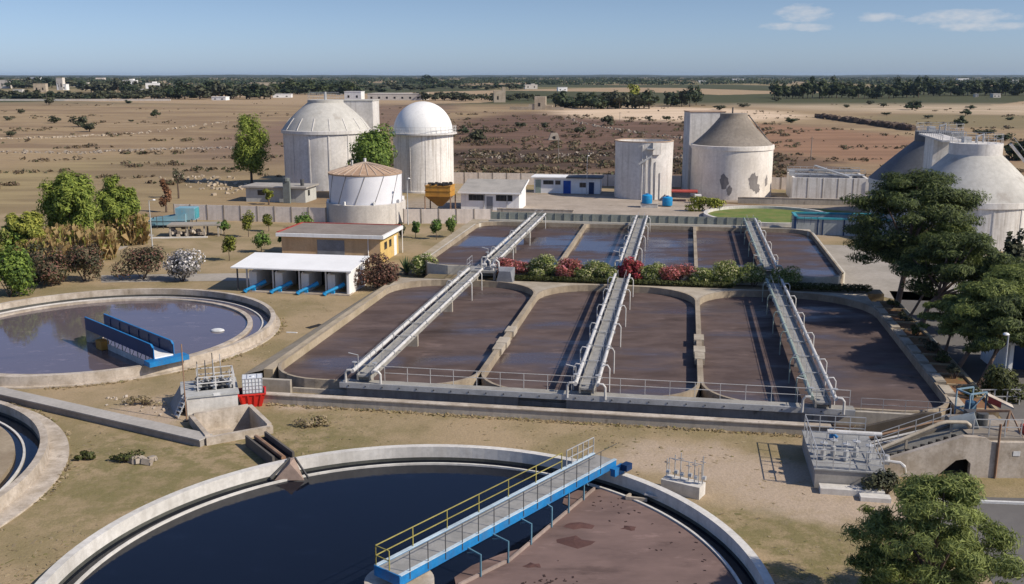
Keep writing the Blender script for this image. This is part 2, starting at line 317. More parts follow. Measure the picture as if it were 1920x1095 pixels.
# ------------------------------------------------------------------ ground
def ground_material():
    mt, t, b, o = new_mat('dry ground'); v = N(t, 'ShaderNodeNewGeometry').outputs['Position']
    wob = N(t, 'ShaderNodeTexNoise', i={'Scale': 0.035, 'Detail': 5, 'Roughness': 0.65}); L(t, v, wob.inputs['Vector'])
    wobn = N(t, 'ShaderNodeTexNoise', i={'Scale': 0.25, 'Detail': 5, 'Roughness': 0.65}); L(t, v, wobn.inputs['Vector'])
    def vadd(a, nz, amp):
        s = N(t, 'ShaderNodeVectorMath', operation='SUBTRACT'); L(t, nz, s.inputs[0]); s.inputs[1].default_value = (0.5, 0.5, 0.5)
        m_ = N(t, 'ShaderNodeVectorMath', operation='MULTIPLY'); L(t, s.outputs[0], m_.inputs[0]); m_.inputs[1].default_value = (amp, amp, 0)
        a_ = N(t, 'ShaderNodeVectorMath', operation='ADD'); L(t, a, a_.inputs[0]); L(t, m_.outputs[0], a_.inputs[1]); return a_.outputs[0]
    vf = vadd(v, wob.outputs['Color'], 34.0); vn = vadd(v, wobn.outputs['Color'], 5.0)
    def ell(vec, c, rx, ry, rot=0.0, soft=0.5):
        mp = N(t, 'ShaderNodeMapping', vector_type='TEXTURE'); L(t, vec, mp.inputs[0]); mp.inputs['Location'].default_value = (c[0], c[1], 0); mp.inputs['Rotation'].default_value = (0, 0, rot); mp.inputs['Scale'].default_value = (rx, ry, 1e6)
        ln = N(t, 'ShaderNodeVectorMath', operation='LENGTH'); L(t, mp.outputs[0], ln.inputs[0]); return rampf(t, ln.outputs['Value'], 1 + soft * 0.5, 1 - soft * 0.5)
    def pell(vec, x0, x1, y0, y1, rot=0.0, soft=0.5, ext=1.0):   # ellipse over the surveyed ground between photo columns and rows
        n0, f0 = P((x0 + x1) / 2, y1), P((x0 + x1) / 2, y0); ym = (n0[1] + f0[1]) / 2; row = (y0 + y1) / 2
        a, bb = P(x0, row), P(x1, row)
        return ell(vec, ((a[0] + bb[0]) / 2, ym), abs(bb[0] - a[0]) / 2 * ext, abs(f0[1] - n0[1]) / 2, rot, soft)
    big = noise(t, v, 0.022, 6, 0.6, (0.5, 1.3, 1)); mid = noise(t, v, 0.16, 6, 0.62); sm = noise(t, v, 0.9, 6, 0.7); gr = noise(t, v, 7.0, 4, 0.7)
    # inside the plant: worn dry turf, tan, with olive patches
    plant = mixc(t, rampf(t, mid, 0.36, 0.66), (0.385, 0.29, 0.178), (0.245, 0.198, 0.102))
    green = pell(vn, 60, 720, 770, 1010, 0.2, 0.9); green2 = pell(vn, 1250, 1650, 950, 1110, -0.3, 0.8)
    olive = fmul(t, N(t, 'ShaderNodeMath', operation='MAXIMUM').outputs[0], 1.0)
    mxn = olive.node.inputs[0].links[0].from_node; L(t, green, mxn.inputs[0]); L(t, green2, mxn.inputs[1])
    plant = mixc(t, fmul(t, olive, rampf(t, sm, 0.38, 0.62)), plant, (0.188, 0.165, 0.070))
    plant = mixc(t, rampf(t, sm, 0.56, 0.74, 0, 0.55), plant, (0.40, 0.315, 0.215))
    plant = mixc(t, rampf(t, noise(t, v, 0.45, 5, 0.7), 0.60, 0.72, 0, 0.5), plant, (0.175, 0.14, 0.07))
    for x0, x1, y0, y1, rr in ((1130, 1500, 835, 905, -0.25), (1330, 1700, 880, 975, -0.30), (1540, 1800, 930, 985, -0.1), (500, 640, 740, 770, -0.1), (220, 380, 745, 800, -0.4)):
        plant = mixc(t, fmul(t, pell(vn, x0, x1, y0, y1, rr, 0.7), rampf(t, sm, 0.3, 0.55, 0.45, 0.95)), plant, (0.46, 0.36, 0.268))
    # yard behind the tanks: pale gravel
    yard = ell(vn, W(-2, 150), 44, 24, -TH, 0.25)
    plant = mixc(t, yard, plant, mixc(t, rampf(t, sm, 0.35, 0.65), (0.40, 0.335, 0.27), (0.30, 0.245, 0.19)))
    plant = mixc(t, pell(vn, 1290, 1470, 378, 402, 0, 0.5), plant, (0.22, 0.15, 0.085))
    plant = mixc(t, pell(vn, 1440, 1640, 392, 414, 0, 0.4), plant, mixc(t, rampf(t, sm, 0.35, 0.6), (0.12, 0.19, 0.035), (0.2, 0.2, 0.06)))
    # open land beyond the wall
    str_ = noise(t, v, 0.06, 7, 0.68, (0.28, 1.5, 1)); str2 = noise(t, v, 0.4, 5, 0.7, (0.3, 1.3, 1))
    field = mixc(t, rampf(t, big, 0.38, 0.62), (0.37, 0.268, 0.155), (0.26, 0.18, 0.11))
    field = mixc(t, rampf(t, str_, 0.50, 0.68, 0, 0.8), field, (0.46, 0.345, 0.21))
    field = mixc(t, rampf(t, str2, 0.50, 0.72, 0, 0.75), field, (0.165, 0.12, 0.07))
    def patch(c, f, col, k=1.0): return mixc(t, fmul(t, f, k), c, col)
    field = patch(field, pell(vf, -260, 420, 290, 430, 0, 0.8), mixc(t, rampf(t, str_, 0.4, 0.6), (0.38, 0.30, 0.155), (0.26, 0.20, 0.105)), 0.9)
    field = patch(field, pell(vf, 760, 1500, 210, 340, 0, 0.5), mixc(t, rampf(t, str_, 0.35, 0.62), (0.195, 0.115, 0.085), (0.115, 0.072, 0.052)))
    field = patch(field, pell(vf, 380, 760, 180, 330, 0, 0.6), mixc(t, rampf(t, str_, 0.35, 0.62), (0.24, 0.155, 0.115), (0.16, 0.105, 0.08)), 0.85)
    field = patch(field, pell(vf, 740, 1300, 278, 318, 0, 0.5), mixc(t, rampf(t, str2, 0.4, 0.7), (0.062, 0.042, 0.034), (0.13, 0.082, 0.060)))
    field = patch(field, pell(vf, 1400, 1560, 288, 322, 0, 0.6), (0.13, 0.082, 0.060), 0.8)
    field = patch(field, pell(vf, 1380, 1800, 232, 316, 0, 0.45), mixc(t, rampf(t, str_, 0.38, 0.62), (0.335, 0.195, 0.12), (0.25, 0.145, 0.09)))
    field = patch(field, pell(vf, 1040, 1500, 201, 228, 0, 0.45), mixc(t, rampf(t, str_, 0.4, 0.62), (0.78, 0.60, 0.43), (0.60, 0.45, 0.30)))
    field = patch(field, pell(vf, 1380, 2150, 181, 216, 0, 0.5), mixc(t, rampf(t, str_, 0.38, 0.62), (0.62, 0.48, 0.34), (0.38, 0.30, 0.19)))
    field = patch(field, pell(vf, 1650, 2200, 214, 245, 0, 0.5), (0.22, 0.185, 0.10), 0.8)
    # far country: a quilt of dark groves and pale fields
    vor = N(t, 'ShaderNodeTexVoronoi', i={'Scale': 0.0042, 'Randomness': 1.0}); mpv = N(t, 'ShaderNodeMapping'); mpv.inputs['Scale'].default_value = (1.0, 0.55, 1); L(t, vf, mpv.inputs[0]); L(t, mpv.outputs[0], vor.inputs['Vector'])
    sepc = N(t, 'ShaderNodeSeparateColor'); L(t, vor.outputs['Color'], sepc.inputs[0])
    far = mixc(t, rampf(t, sepc.outputs[0], 0.45, 0.75), (0.065, 0.075, 0.036), (0.40, 0.29, 0.18)); far = mixc(t, rampf(t, sepc.outputs[1], 0.6, 0.7, 0, 0.7), far, (0.24, 0.2, 0.10))
    sx = N(t, 'ShaderNodeSeparateXYZ'); L(t, vf, sx.inputs[0])
    sxr = N(t, 'ShaderNodeSeparateXYZ'); L(t, v, sxr.inputs[0])
    field = mixc(t, rampf(t, sx.outputs[1], 620, 760), field, far)
    lline = fmul(t, fmul(t, sxr.outputs[0], math.sin(TH)), fmul(t, sxr.outputs[1], math.cos(TH)), 'ADD')   # distance along the plant axis
    wall_l = fmul(t, rampf(t, sxr.outputs[0], -35, -10, 129.5, 181.0), 0.0, 'ADD')
    outside = rampf(t, fmul(t, lline, wall_l, 'SUBTRACT'), -0.5, 1.0)
    c = mixc(t, outside, plant, field)
    c = mixc(t, rampf(t, gr, 0.25, 0.75, 0.0, 0.65), c, mixc(t, 0.5, c, (0.12, 0.09, 0.05)))
    L(t, c, b.inputs['Base Color']); b.inputs['Roughness'].default_value = 0.97; b.inputs['Specular IOR Level'].default_value = 0.1
    bump(t, b, fmul(t, sm, fmul(t, gr, 0.4), 'ADD'), 0.55, 0.12); return mt
M['ground'] = ground_material()
GX, GY = 9500.0, 12000.0
g = MB()
PITC = [(-16.83, 51.33)]
for dx_, dy_ in ((3.75, 0), (3.75, 4.1), (0, 4.1)):
    PITC.append((-16.83 + dx_ * math.cos(R(31)) - dy_ * math.sin(R(31)), 51.33 + dx_ * math.sin(R(31)) + dy_ * math.cos(R(31))))
xs = [-GX, -3000, -400, -120, -22, -10, 120, 400, 3000, GX]; ys = [-700, 0, 45, 60, 130, 250, 500, 1200, 4000, GY]
nx = len(xs); vs_ = [(x, y, 0) for y in ys for x in xs]; fs_ = []
for j in range(len(ys) - 1):
    for i in range(nx - 1):
        q = (j * nx + i, j * nx + i + 1, (j + 1) * nx + i + 1, (j + 1) * nx + i)
        if xs[i] == -22 and ys[j] == 45:                 # the open pit's mouth
            b_ = len(vs_); vs_ += [(x, y, 0) for x, y in PITC]
            for k in range(4): fs_.append((q[k], q[(k + 1) % 4], b_ + (k + 1) % 4, b_ + k))
        else: fs_.append(q)
g.add(vs_, fs_)
g.build('ground', M['ground'], kind='structure')
def setting(name, mb, m, smooth=False): return mb.build(name, m, kind='structure', smooth=smooth)
# asphalt service road on the right, concrete paths, white kerb line
rd = MB(); rd.sheet([W(19.2, 52), W(19.0, 89), W(19.5, 96), W(33, 96), W(60, 92), W(60, 48), W(40, 44), W(22, 46)], 0.016); setting('road', rd, M['asphalt'])
rd = MB(); rd.sheet([P(1700, 945)[:2], P(1820, 932)[:2], P(2200, 940)[:2], P(2500, 1250)[:2], P(1960, 1250)[:2], P(1840, 1060)[:2]], 0.012); setting('road', rd, M['asphalt'])
ln = MB()
for l0, l1 in ((62.4, 66.2), (66.9, 70.5), (71.2, 75.8), (76.6, 80.5), (81.3, 85.5), (86.2, 89.0)): ln.sheet([W(19.35, l0), W(19.5, l0), W(19.5, l1), W(19.35, l1)], 0.018)
q0, q1 = P(1722, 938), P(1925, 946); ln.bar((q0[0], q0[1], 0.06), (q1[0], q1[1], 0.06), 0.16, 0.12)
setting('road_marking', ln, M['line'])
pv = MB(); pv.sheet([W(15.8, 96.2), W(19.4, 92.2), W(34, 92.2), W(34, 122), W(15.8, 122)], 0.016); setting('pavement', pv, M['paving'])
pt = MB(); pt.sheet([P(150, 500)[:2], P(180, 468)[:2], P(270, 436)[:2], P(290, 441)[:2], P(205, 477)[:2], P(188, 500)[:2]], 0.012); pt.sheet([P(190, 516)[:2], P(470, 512)[:2], P(470, 526)[:2], P(190, 530)[:2]], 0.014); setting('path', pt, M['paving'])
yp = MB(); yp.sheet([W(-25, 126), W(8, 128), W(11, 140), W(10, 158), W(-12, 166), W(-31, 166), W(-34, 140)], 0.008)
setting('yard', yp, mat('yard gravel', (0.43, 0.36, 0.29), (0.32, 0.265, 0.21), 0.25, 0.95, 0, (0.22, 0.18, 0.13), 0.62, world=True))
# ------------------------------------------------------------------ aeration basins
def rrect(x0, x1, y0, y1, r, n=8):            # r = radii at (near left, near right, far right, far left)
    out = []
    for cx, cy, rr, a in ((x0, y0, r[0], 180), (x1, y0, r[1], 270), (x1, y1, r[2], 0), (x0, y1, r[3], 90)):
        sx = 1 if cx == x0 else -1; sy = 1 if cy == y0 else -1
        for i in range(n + 1):
            t = R(a + 90 * i / n); out.append((cx + sx * rr + rr * math.cos(t), cy + sy * rr + rr * math.sin(t)))
    return out
def wall_band(mb, outline, th, z0, z1, m=0):
    n = len(outline); nrm = []
    for i in range(n):
        p, q = Vector(outline[i - 1]), Vector(outline[(i + 1) % n]); d = (q - p).normalized(); nrm.append((d.y, -d.x))
    o2 = [(x + nx * th, y + ny * th) for (x, y), (nx, ny) in zip(outline, nrm)]
    for i in range(n):
        j = (i + 1) % n; a, b, c, d = outline[i], outline[j], o2[j], o2[i]
        mb.add([(*a, z0), (*b, z0), (*b, z1), (*a, z1), (*c, z0), (*d, z0), (*d, z1), (*c, z1)], [(0, 3, 2, 1), (3, 7 - 1, 7, 2), (4, 7, 6, 5)], m)
def bays(root, edges, y0, y1, radii, th, zc, zw, zb, wmat, wet):
    for i in range(3):
        a0, a1 = edges[i], edges[i + 1]; ol = rrect(a0 + th / 2, a1 - th / 2, y0 + th, y1 - th, radii[i])
        mb = MB(); wall_band(mb, ol, th / 2 - .002, zb, zc); mb.build('bay_wall', wet, root)
        wt = MB(); wt.sheet([W(x, y) for x, y in ol], zw + root.location.z); setting('water', wt, wmat)
        # earth or concrete filling behind the rounded far corners
        for cx, cy, k in ((a1 - th / 2, y1 - th, 2), (a0 + th / 2, y1 - th, 3)):
            arc = ol[k * 9:(k + 1) * 9]; arc = [(p[0] + (th * .5 if False else 0), p[1]) for p in arc]
            ex, ey = (a1 if k == 2 else a0), y1; fl = MB()
            fl.add([(ex, ey, zc - 0.025), (ex, (arc[0] if k == 2 else arc[8])[1], zc - 0.025), (*(arc[0] if k == 2 else arc[8]), zc - 0.025)], [(0, 1, 2)])
            fl.add([(ex, ey, zc - 0.025), (*(arc[8] if k == 2 else arc[0]), zc - 0.025), ((arc[8] if k == 2 else arc[0])[0], ey, zc - 0.025)], [(0, 1, 2)])
            for u in range(8): fl.add([(ex, ey, zc - 0.025), (*arc[u], zc - 0.025), (*arc[u + 1], zc - 0.025)], [(0, 1, 2)])
            fl.build('corner_fill', M['coping'], root)
M['basin_wall'] = mat('basin inner wall', (0.40, 0.335, 0.25), (0.28, 0.225, 0.16), 0.5, 0.92, 0.3, (0.15, 0.12, 0.09), 0.62, world=True)
EF = (-26.7, -12.7, 1.5, 16.3); LF0, LF1 = 57.1, 90.1
front = thing('aeration_basin', 'nearer brown aeration basin of three round cornered bays, in front of the flower hedge', 'basin', W(0, 0, 0), -TH, 'aeration basins')
bays(front, EF, LF0 + 0.3, LF1, [(3.6, 3.6, 5.0, 5.0), (3.6, 3.6, 5.0, 5.0), (3.6, 3.2, 6.5, 5.0)], 0.38, 0.9, 0.32, 0.0, M['sludge'], M['basin_wall'])
mb = MB()                                      # straight front wall with openings, end walls, plinth
for a0, a1 in ((-26.7, -24.4), (-20.6, -9.6), (-6.6, 11.0), (11.0, 16.5)): mb.bx(a0, a1, LF0, LF0 + 0.3, 0, 0.88)
mb.bx(-24.4, 16.5, LF0 + 0.3, LF0 + 0.52, 0, 0.30)
mb.build('front_wall', M['concrete'], front)
mb = MB(); mb.bx(-27.15, -26.5, LF0 + 2.2, LF1 - 3.5, 0, 0.86)
mb.add([(-29.2, 60.5, 0.0), (-27.1, 59.0, 0.84), (-27.1, 87.5, 0.84), (-28.6, 87.0, 0.0), (-25.2, 92.0, 0.0), (-23.5, 90.5, 0.84)], [(0, 1, 2, 3), (3, 2, 5, 4)])
mb.build('side_bank', M['bank'], front)
mb = MB(); mb.bx(-22.3, 16.5, LF1 - .185, LF1 + 0.5, 0, 0.82); mb.build('far_coping', M['coping'], front)
for a in (-12.7, 1.5):
    for l0, w_ in ((66.5, .34), (68.2, .40), (71.5, .36)): mb = MB(); mb.bx(a - w_, a + w_, l0, l0 + 1.6, 0.5, 0.93 + w_ * .05); mb.build('divider_pad', M['coping'], front)
# front walkway on the basin's near edge
mb = MB(); mb.bx(-20.9, 10.2, LF0 - 0.42, LF0 + 0.44, 0.92, 1.08); wk = mb.build('walkway', M['deck'], front)
mb = MB(); mb.bx(-20.9, 10.2, LF0 - 0.50, LF0 - 0.425, 0.78, 1.12); kb = mb.build('kick_plate', M['steel'], front)
dots = MB()
for k in range(28): dots.bx(-20.3 + k * 1.1 - .035, -20.3 + k * 1.1 + .035, LF0 - 0.53, LF0 - 0.502, 0.90, 0.98)
dots.build('anchor_bolts', M['dark_steel'], kb)
def railing(mb, p0, p1, h=1.0, step=1.5, rails=(1.0, 0.55), r=0.022, lean=0):
    p0, p1 = Vector(p0), Vector(p1); n = max(1, round((p1 - p0).length / step)); up = Vector((0, 0, 1))
    for i in range(n + 1):
        q = p0.lerp(p1, i / n); mb.bar(q, q + up * h, r * 2, r * 2)
    for f in rails: mb.bar(p0 + up * (h * f), p1 + up * (h * f), r * 1.8, r * 1.8)
mb = MB(); railing(mb, (-18.2, LF0 + 0.40, 1.08), (10.0, LF0 + 0.40, 1.08), 0.95, 1.45, r=0.016); mb.build('railing', M['pipe'], front)
mb = MB(); railing(mb, (10.6, LF0 + 0.15, 0.88), (15.5, LF0 + 0.15, 0.88), 0.8, 1.2, r=0.012); mb.build('railing', M['steel'], front)
# outer wall and trench in front of the basin
ow = thing('channel_wall', 'long low concrete wall of the outlet channel in front of the brown basins', 'wall', W(0, 0, 0), -TH)
mb = MB(); mb.bx(-25.6, 8.6, 55.0, 55.42, 0, 0.56); mb.build('wall', M['concrete'], ow)
mb = MB(); mb.bx(-25.7, 8.7, 54.93, 55.48, 0.56, 0.62); mb.build('coping', M['rim_rough'], ow)
tr = MB(); tr.sheet([W(-24.5, 55.45), W(16.5, 55.45), W(16.5, 57.08), W(-24.5, 57.08)], 0.02); setting('water', tr, mat('trench sludge', (0.085, 0.055, 0.043), (0.06, 0.04, 0.03), 0.8, 0.35, world=True))
# rear basin
ER = (-25.6, -12.0, 1.45, 15.2); LR0, LR1 = 92.9, 123.0
rear = thing('aeration_basin', 'farther brown aeration basin of three straight bays, behind the flower hedge', 'basin', W(0, 0, 0), -TH, 'aeration basins')
bays(rear, ER, LR0, LR1, [(2.6, .4, .4, 2.6), (.4, .4, .4, .4), (.4, 2.6, 2.6, .4)], 0.34, 1.7, 1.22, 0.0, M['sludge_rear'], M['basin_wall'])
mb = MB()
outl = rrect(ER[0], ER[3], LR0 - .04, LR1 + .1, (3.0, 3.0, 3.0, 3.0), 2); wall_band(mb, outl, 0.16, 0, 1.70); mb.build('outer_wall', mat('pale basin wall', (0.60, 0.56, 0.47), (0.48, 0.44, 0.36), 0.5, 0.9, 0.25, world=True), rear)
mb = MB(); mb.bx(-24.6, 9.2, 123.6, 124.9, 0, 1.7, 0); mb.build('far_walkway', M['deck'], rear)
mb = MB(); mb.bx(-24.6, 9.2, 124.95, 125.05, 1.5, 2.62); 
for k in range(29): mb.bx(-24.6 + k * 1.2, -24.55 + k * 1.2, 124.86, 124.945, 1.7, 2.66)
mb.build('parapet', mat('grey green panel', (0.30, 0.315, 0.27), (0.24, 0.25, 0.215), 0.5, 0.8, 0.2), rear)
mb = MB()
mb.prism([(-26.8, 96.5), (-25.75, 96.2), (-25.75, 122), (-24, 124.9), (-27, 124.9)], 0, 1.62); mb.build('side_bank', M['bank'], rear)
# ------------------------------------------------------------------ pipe bridges over the basins
def pipe_bridge(label, a, l0, l1, zt, zwat, left='pipe', right='pipe', droppers=(), rail_side=1, near_hood=True, green=False):
    r = thing('pipe_bridge', label, 'footbridge', W(a, l0, 0), -TH, 'pipe bridges across the basins'); Ln = l1 - l0
    b = MB(); b.bx(-0.34, 0.34, 0, Ln, zt - 0.42, zt - 0.30); b.build('deck', M['grating'], r)
    for s in (-1, 1):
        b = MB(); b.bx(s * 0.40 - .05, s * 0.40 + .05, 0, Ln, zt - 0.62, zt - 0.24); b.build('girder', M['deck'], r)
    for f in (0.02, 0.34, 0.67, 0.98): legs = MB(); legs.bx(-0.4, 0.4, Ln * f - 0.15, Ln * f + 0.15, zwat - 0.2, zt - 0.62); legs.build('pier', M['concrete'], r)
    mp_ = M['green_pipe'] if green else M['pipe']
    for s, rad in ((-1, 0.135), (1, 0.115)):
        pts = [(s * 0.66, -0.15, zt)]
        pts += [(s * 0.66, Ln * k / 6, zt) for k in range(1, 6)] + [(s * 0.66, Ln + .2, zt)]
        b = MB(); b.pipe(pts, rad, 10); pp = b.build('air_pipe', mp_ if s < 0 else M['pipe'], r, True)
        for k in range(1, 8): y = Ln * k / 8; fl = MB(); fl.pipe([(s * 0.66, y - .05, zt), (s * 0.66, y + .05, zt)], rad * 1.5, 10); fl.build('flange', M['steel'], pp, True)
        # goose-neck at the near end
        b = MB(); b.pipe([(s * 0.66, 0.0, zt), (s * 0.78, -.12, zt + .06), (s * 1.0, -.15, zt + .05), (s * 1.14, -.1, zt - .14), (s * 1.15, -.1, zt - .9)], 0.075, 8); b.build('goose_neck', M['pipe'], pp, True)
        for f in droppers:
            y = Ln * f; b = MB(); b.pipe([(s * .66, y, zt), (s * .74, y, zt + .2), (s * 1.0, y, zt + .22), (s * 1.14, y, zt), (s * 1.14, y, zwat - .1)], 0.05, 6); b.build('drop_pipe', mp_ if s < 0 else M['pipe'], pp, True)
    b = MB()
    for s in (-1, 1): railing(b, (s * 0.38, 0.1, zt - .3), (s * 0.38, Ln - .1, zt - .3), 0.8, 2.6, (1.0,), 0.012)
    b.build('railing', M['steel'], r)
    br = MB()
    for k in range(9): y = Ln * (k + .5) / 9; br.bar((-.82, y, zt - .2), (.82, y, zt - .2), .07, .07)
    br.build('pipe_bracket', M['steel'], r)
    if near_hood:
        v_ = MB()
        for s in (-1, 1): v_.pipe([(s * .66, .3, zt), (s * .66, .3, zt + .45)], .04, 6); v_.pipe([(s * .66, .3, zt + .44), (s * .66, .3, zt + .48)], .17, 10)
        v_.pipe([(-.8, 1.4, zt + .1), (-.8, 1.4, zt + .6), (-1.4, 1.3, zt + .75)], .03, 6); v_.build('valve', M['steel'], r, True)
    return r
dr = (0.10, 0.22, 0.42, 0.60, 0.78, 0.93)
pipe_bridge('pipe bridge across the left bay of the nearer basin', -19.4, 56.9, 90.6, 1.85, .32, droppers=(0.80, 0.93))
pipe_bridge('pipe bridge across the middle bay of the nearer basin', -5.35, 56.7, 90.2, 1.85, .32, droppers=dr)
pipe_bridge('pipe bridge across the right bay of the nearer basin, with a grey green pipe', 8.35, 56.4, 90.2, 1.85, .32, droppers=dr, green=True)
pipe_bridge('pipe bridge across the left bay of the farther basin', -18.0, 92.6, 124.0, 2.65, 1.22, droppers=(0.15, 0.5, 0.9))
pipe_bridge('pipe bridge across the middle bay of the farther basin', -5.1, 92.9, 124.0, 2.65, 1.22, droppers=(0.2, 0.45, 0.7, 0.92))
pipe_bridge('pipe bridge across the right bay of the farther basin, with a grey green pipe', 8.1, 92.9, 124.0, 2.65, 1.22, droppers=(0.15, 0.4, 0.65, 0.9), green=True)
# landing between the left bridges, and the pipe work around it
ld = thing('valve_landing', 'grey valve landing joining the two left pipe bridges beside the red bush', 'platform', W(-18.9, 91.6, 0), -TH)
b = MB(); b.bx(-1.3, 1.6, -1.2, 1.3, 1.55, 1.75); b.build('landing_deck', M['grating'], ld)
b = MB()
for x in (-1.1, 1.4):
    for y in (-1, 1.1): b.bx(x - .12, x + .12, y - .12, y + .12, 0.8, 1.55)
b.build('support', M['concrete'], ld)
b = MB(); railing(b, (-1.25, -1.1, 1.75), (-1.25, 1.2, 1.75), 1.0, 1.0, r=.02); railing(b, (1.55, -1.1, 1.75), (1.55, 1.2, 1.75), 1.0, 1.0, r=.02); b.build('railing', M['steel'], ld)
for x, y in ((0.3, -.4), (1.1, .2), (1.2, -.7)):
    b = MB(); b.pipe([(x, y, 1.7), (x, y, 2.5), (x + .25, y + .1, 2.75), (x + .5, y + .2, 2.5), (x + .55, y + .2, 1.8)], .09, 8); b.pipe([(x - .2, y, 2.2), (x + .2, y, 2.2)], .16, 8); b.build('pipe_bend', M['pipe'], ld, True)
b = MB(); b.add([(1.7, -1.9, .8), (3.3, -1.9, .8), (3.3, -.6, .8), (1.7, -.6, .8), (2.0, -1.9, 1.9), (3.1, -1.9, 1.9), (3.3, -.6, 2.1), (1.7, -.6, 2.1)], [(0, 1, 5, 4), (1, 2, 6, 5), (2, 3, 7, 6), (3, 0, 4, 7), (4, 5, 6, 7)]); b.build('cover_box', mat('grey cover', (0.26, 0.27, 0.29), rough=.7), ld)
# plant bed between the basins
bed = MB(); bed.prism([W(-24.5, 90.65), W(18, 90.65), W(18, 92.7), W(-24.5, 92.7)], 0.0, 0.80); setting('flower_bed', bed, M['soil'])
# planter boxes along the right side of the nearer basin
pl = thing('planter_strip', 'stepped row of stone edged planting beds beside the right bay of the nearer basin', 'planter', W(16.5, 58.8, 0), -TH)
b = MB(); b.bx(.35, 1.9, 0, 29.2, 0, .78); b.build('bed_soil', mat('planter soil', (0.24, 0.12, 0.06), (0.17, 0.10, 0.04), .6, .97, 0, (0.11, .12, .04), .6, world=True), pl)
b = MB(); b.bx(1.9, 2.1, 0, 29.4, 0, .92); b.build('outer_kerb', mat('ochre kerb', (0.42, 0.33, 0.2), rough=.9, world=True), pl)
b = MB()
for k in range(13): b.bx(.36, 1.89, k * 2.35, k * 2.35 + .18, .3, .90)
b.build('cross_kerb', mat('ochre kerb', (0.40, 0.3, 0.18), rough=.9, world=True), pl)
b = MB()
for k in range(12): b.bx(-.28, .34, k * 2.35 + .2, k * 2.35 + 2.0, .4, .93 + .03 * (k % 3))
b.build('wall_cap', M['coping'], pl)
# ------------------------------------------------------------------ clarifiers
def clarifier(label, c, Rad, wmat, rim, rimz=0.8, wz=0.06, launder=0.95, wet=None, skirt=0.0, n=128, double=False):
    r = thing('clarifier', label, 'clarifier', (c[0], c[1], 0), 0, 'round clarifiers')
    b = MB(); b.ring(Rad - 0.38, Rad, 0, rimz, n); b.build('rim_wall', rim, r)
    b = MB(); b.ring(Rad - launder - .12, Rad - launder, -.05, wz + .10, n); b.build('weir_ring', M['rim'], r)
    if double: b = MB(); b.ring(Rad - launder - 1.25, Rad - launder - 0.85, -.05, wz + .16, n); b.build('weir_ring', M['rim_rough'], r)
    b = MB(); b.ring(Rad - .40, Rad - .382, 0, wz + .16, n); b.build('waterline_stain', M['wet_wall'], r)
    if skirt: b = MB(); b.ring(Rad + .003, Rad + skirt, 0, .10, n); b.build('apron', M['rim_rough'], r)
    wt = MB(); wt.add([(c[0], c[1], wz)] + [(c[0] + (Rad - .3) * math.cos(2 * math.pi * i / 96), c[1] + (Rad - .3) * math.sin(2 * math.pi * i / 96), wz) for i in range(96)], [(0, i + 1, (i + 1) % 96 + 1) for i in range(96)]); setting('water', wt, wmat)
    return r
C1, R1 = Vector((-4.15, 35.24)), 14.3
c1 = clarifier('nearest round clarifier with dark blue water and a brown scum sector', C1, R1, M['clear_water'], M['rim'])
ba = math.atan2(10.2, 8.7) + R(1.6)              # bearing of the near scraper bridge
bd = Vector((math.cos(ba), math.sin(ba))); bn = Vector((bd.y, -bd.x))
ro = R1 - 1.10
BOARD = [(12.95, .06), (10.2, .50), (7.46, .95), (4.7, 1.40), (1.8, 1.15), (0.8, 1.9), (-.2, 3.0)]   # scum board, along and off the bridge
def board_y(x):
    for (xa, ya), (xb, yb_) in zip(BOARD, BOARD[1:]):
        if xb <= x <= xa: return yb_ + (ya - yb_) * (x - xb) / (xa - xb)
    return 1.2
inner = [C1 + bd * x + bn * (y + .04) for x, y in BOARD]
al0 = ba - math.atan2(.3, ro)
arc = [C1 + Vector((math.cos(al0 - t), math.sin(al0 - t))) * ro for t in [R(2.6) * i for i in range(0, 70)]]
sm_ = MB(); sm_.sheet([tuple(p) for p in inner[::-1]] + [tuple(p) for p in arc], 0.085)
sm_.sheet([tuple(C1 + bd * x + bn * y) for x, y in ((1.7, 1.10), (3.4, 1.22), (4.9, 1.30), (5.9, 1.1), (4.9, .75), (3.4, .45), (2.2, .55))], 0.083)
sm_.sheet([tuple(C1 + bd * x + bn * y) for x, y in ((10.6, .36), (11.6, .2), (12.6, .0), (12.4, -.5), (11.4, -.6), (10.7, -.2))], 0.083); setting('scum', sm_, M['scum'])
bd_ = thing('scum_board', 'long thin brown scum board floating beside the near bridge', 'scum board', (0, 0, 0))
b = MB()
for p, q in zip(inner[:6], inner[1:6]): b.bar((p.x, p.y, .12), (q.x, q.y, .12), .09, .2)
b.build('board', mat('wet board', (0.36, 0.28, 0.24), rough=.8), bd_)
# debris on the scum
for k, (px, py, sz) in enumerate(((1085, 985, .8), (1180, 990, .5), (1075, 1015, 1.0), (1000, 1060, .5))):
    q = P(px, py, .09); d = MB(); rnd = random.Random(k); nn = 9
    pts = [(q[0] + sz * rnd.uniform(.45, 1) * math.cos(6.283 * i / nn), q[1] + sz * .7 * rnd.uniform(.35, 1) * math.sin(6.283 * i / nn)) for i in range(nn)]
    d.add([(q[0], q[1], .15)] + [(x, y, .088) for x, y in pts], [(0, i + 1, (i + 1) % nn + 1) for i in range(nn)])
    o = d.build('scum_clump', mat('dark scum', (0.12, 0.06, 0.05), rough=.8)); tag(o, ['dark scum clump nearest the bridge end', 'small dark scum clump farthest to the right', 'long dark scum clump beside the scum board', 'dark scum clump at the foot of the picture'][k], 'scum clump', 'dark clumps on the scum')
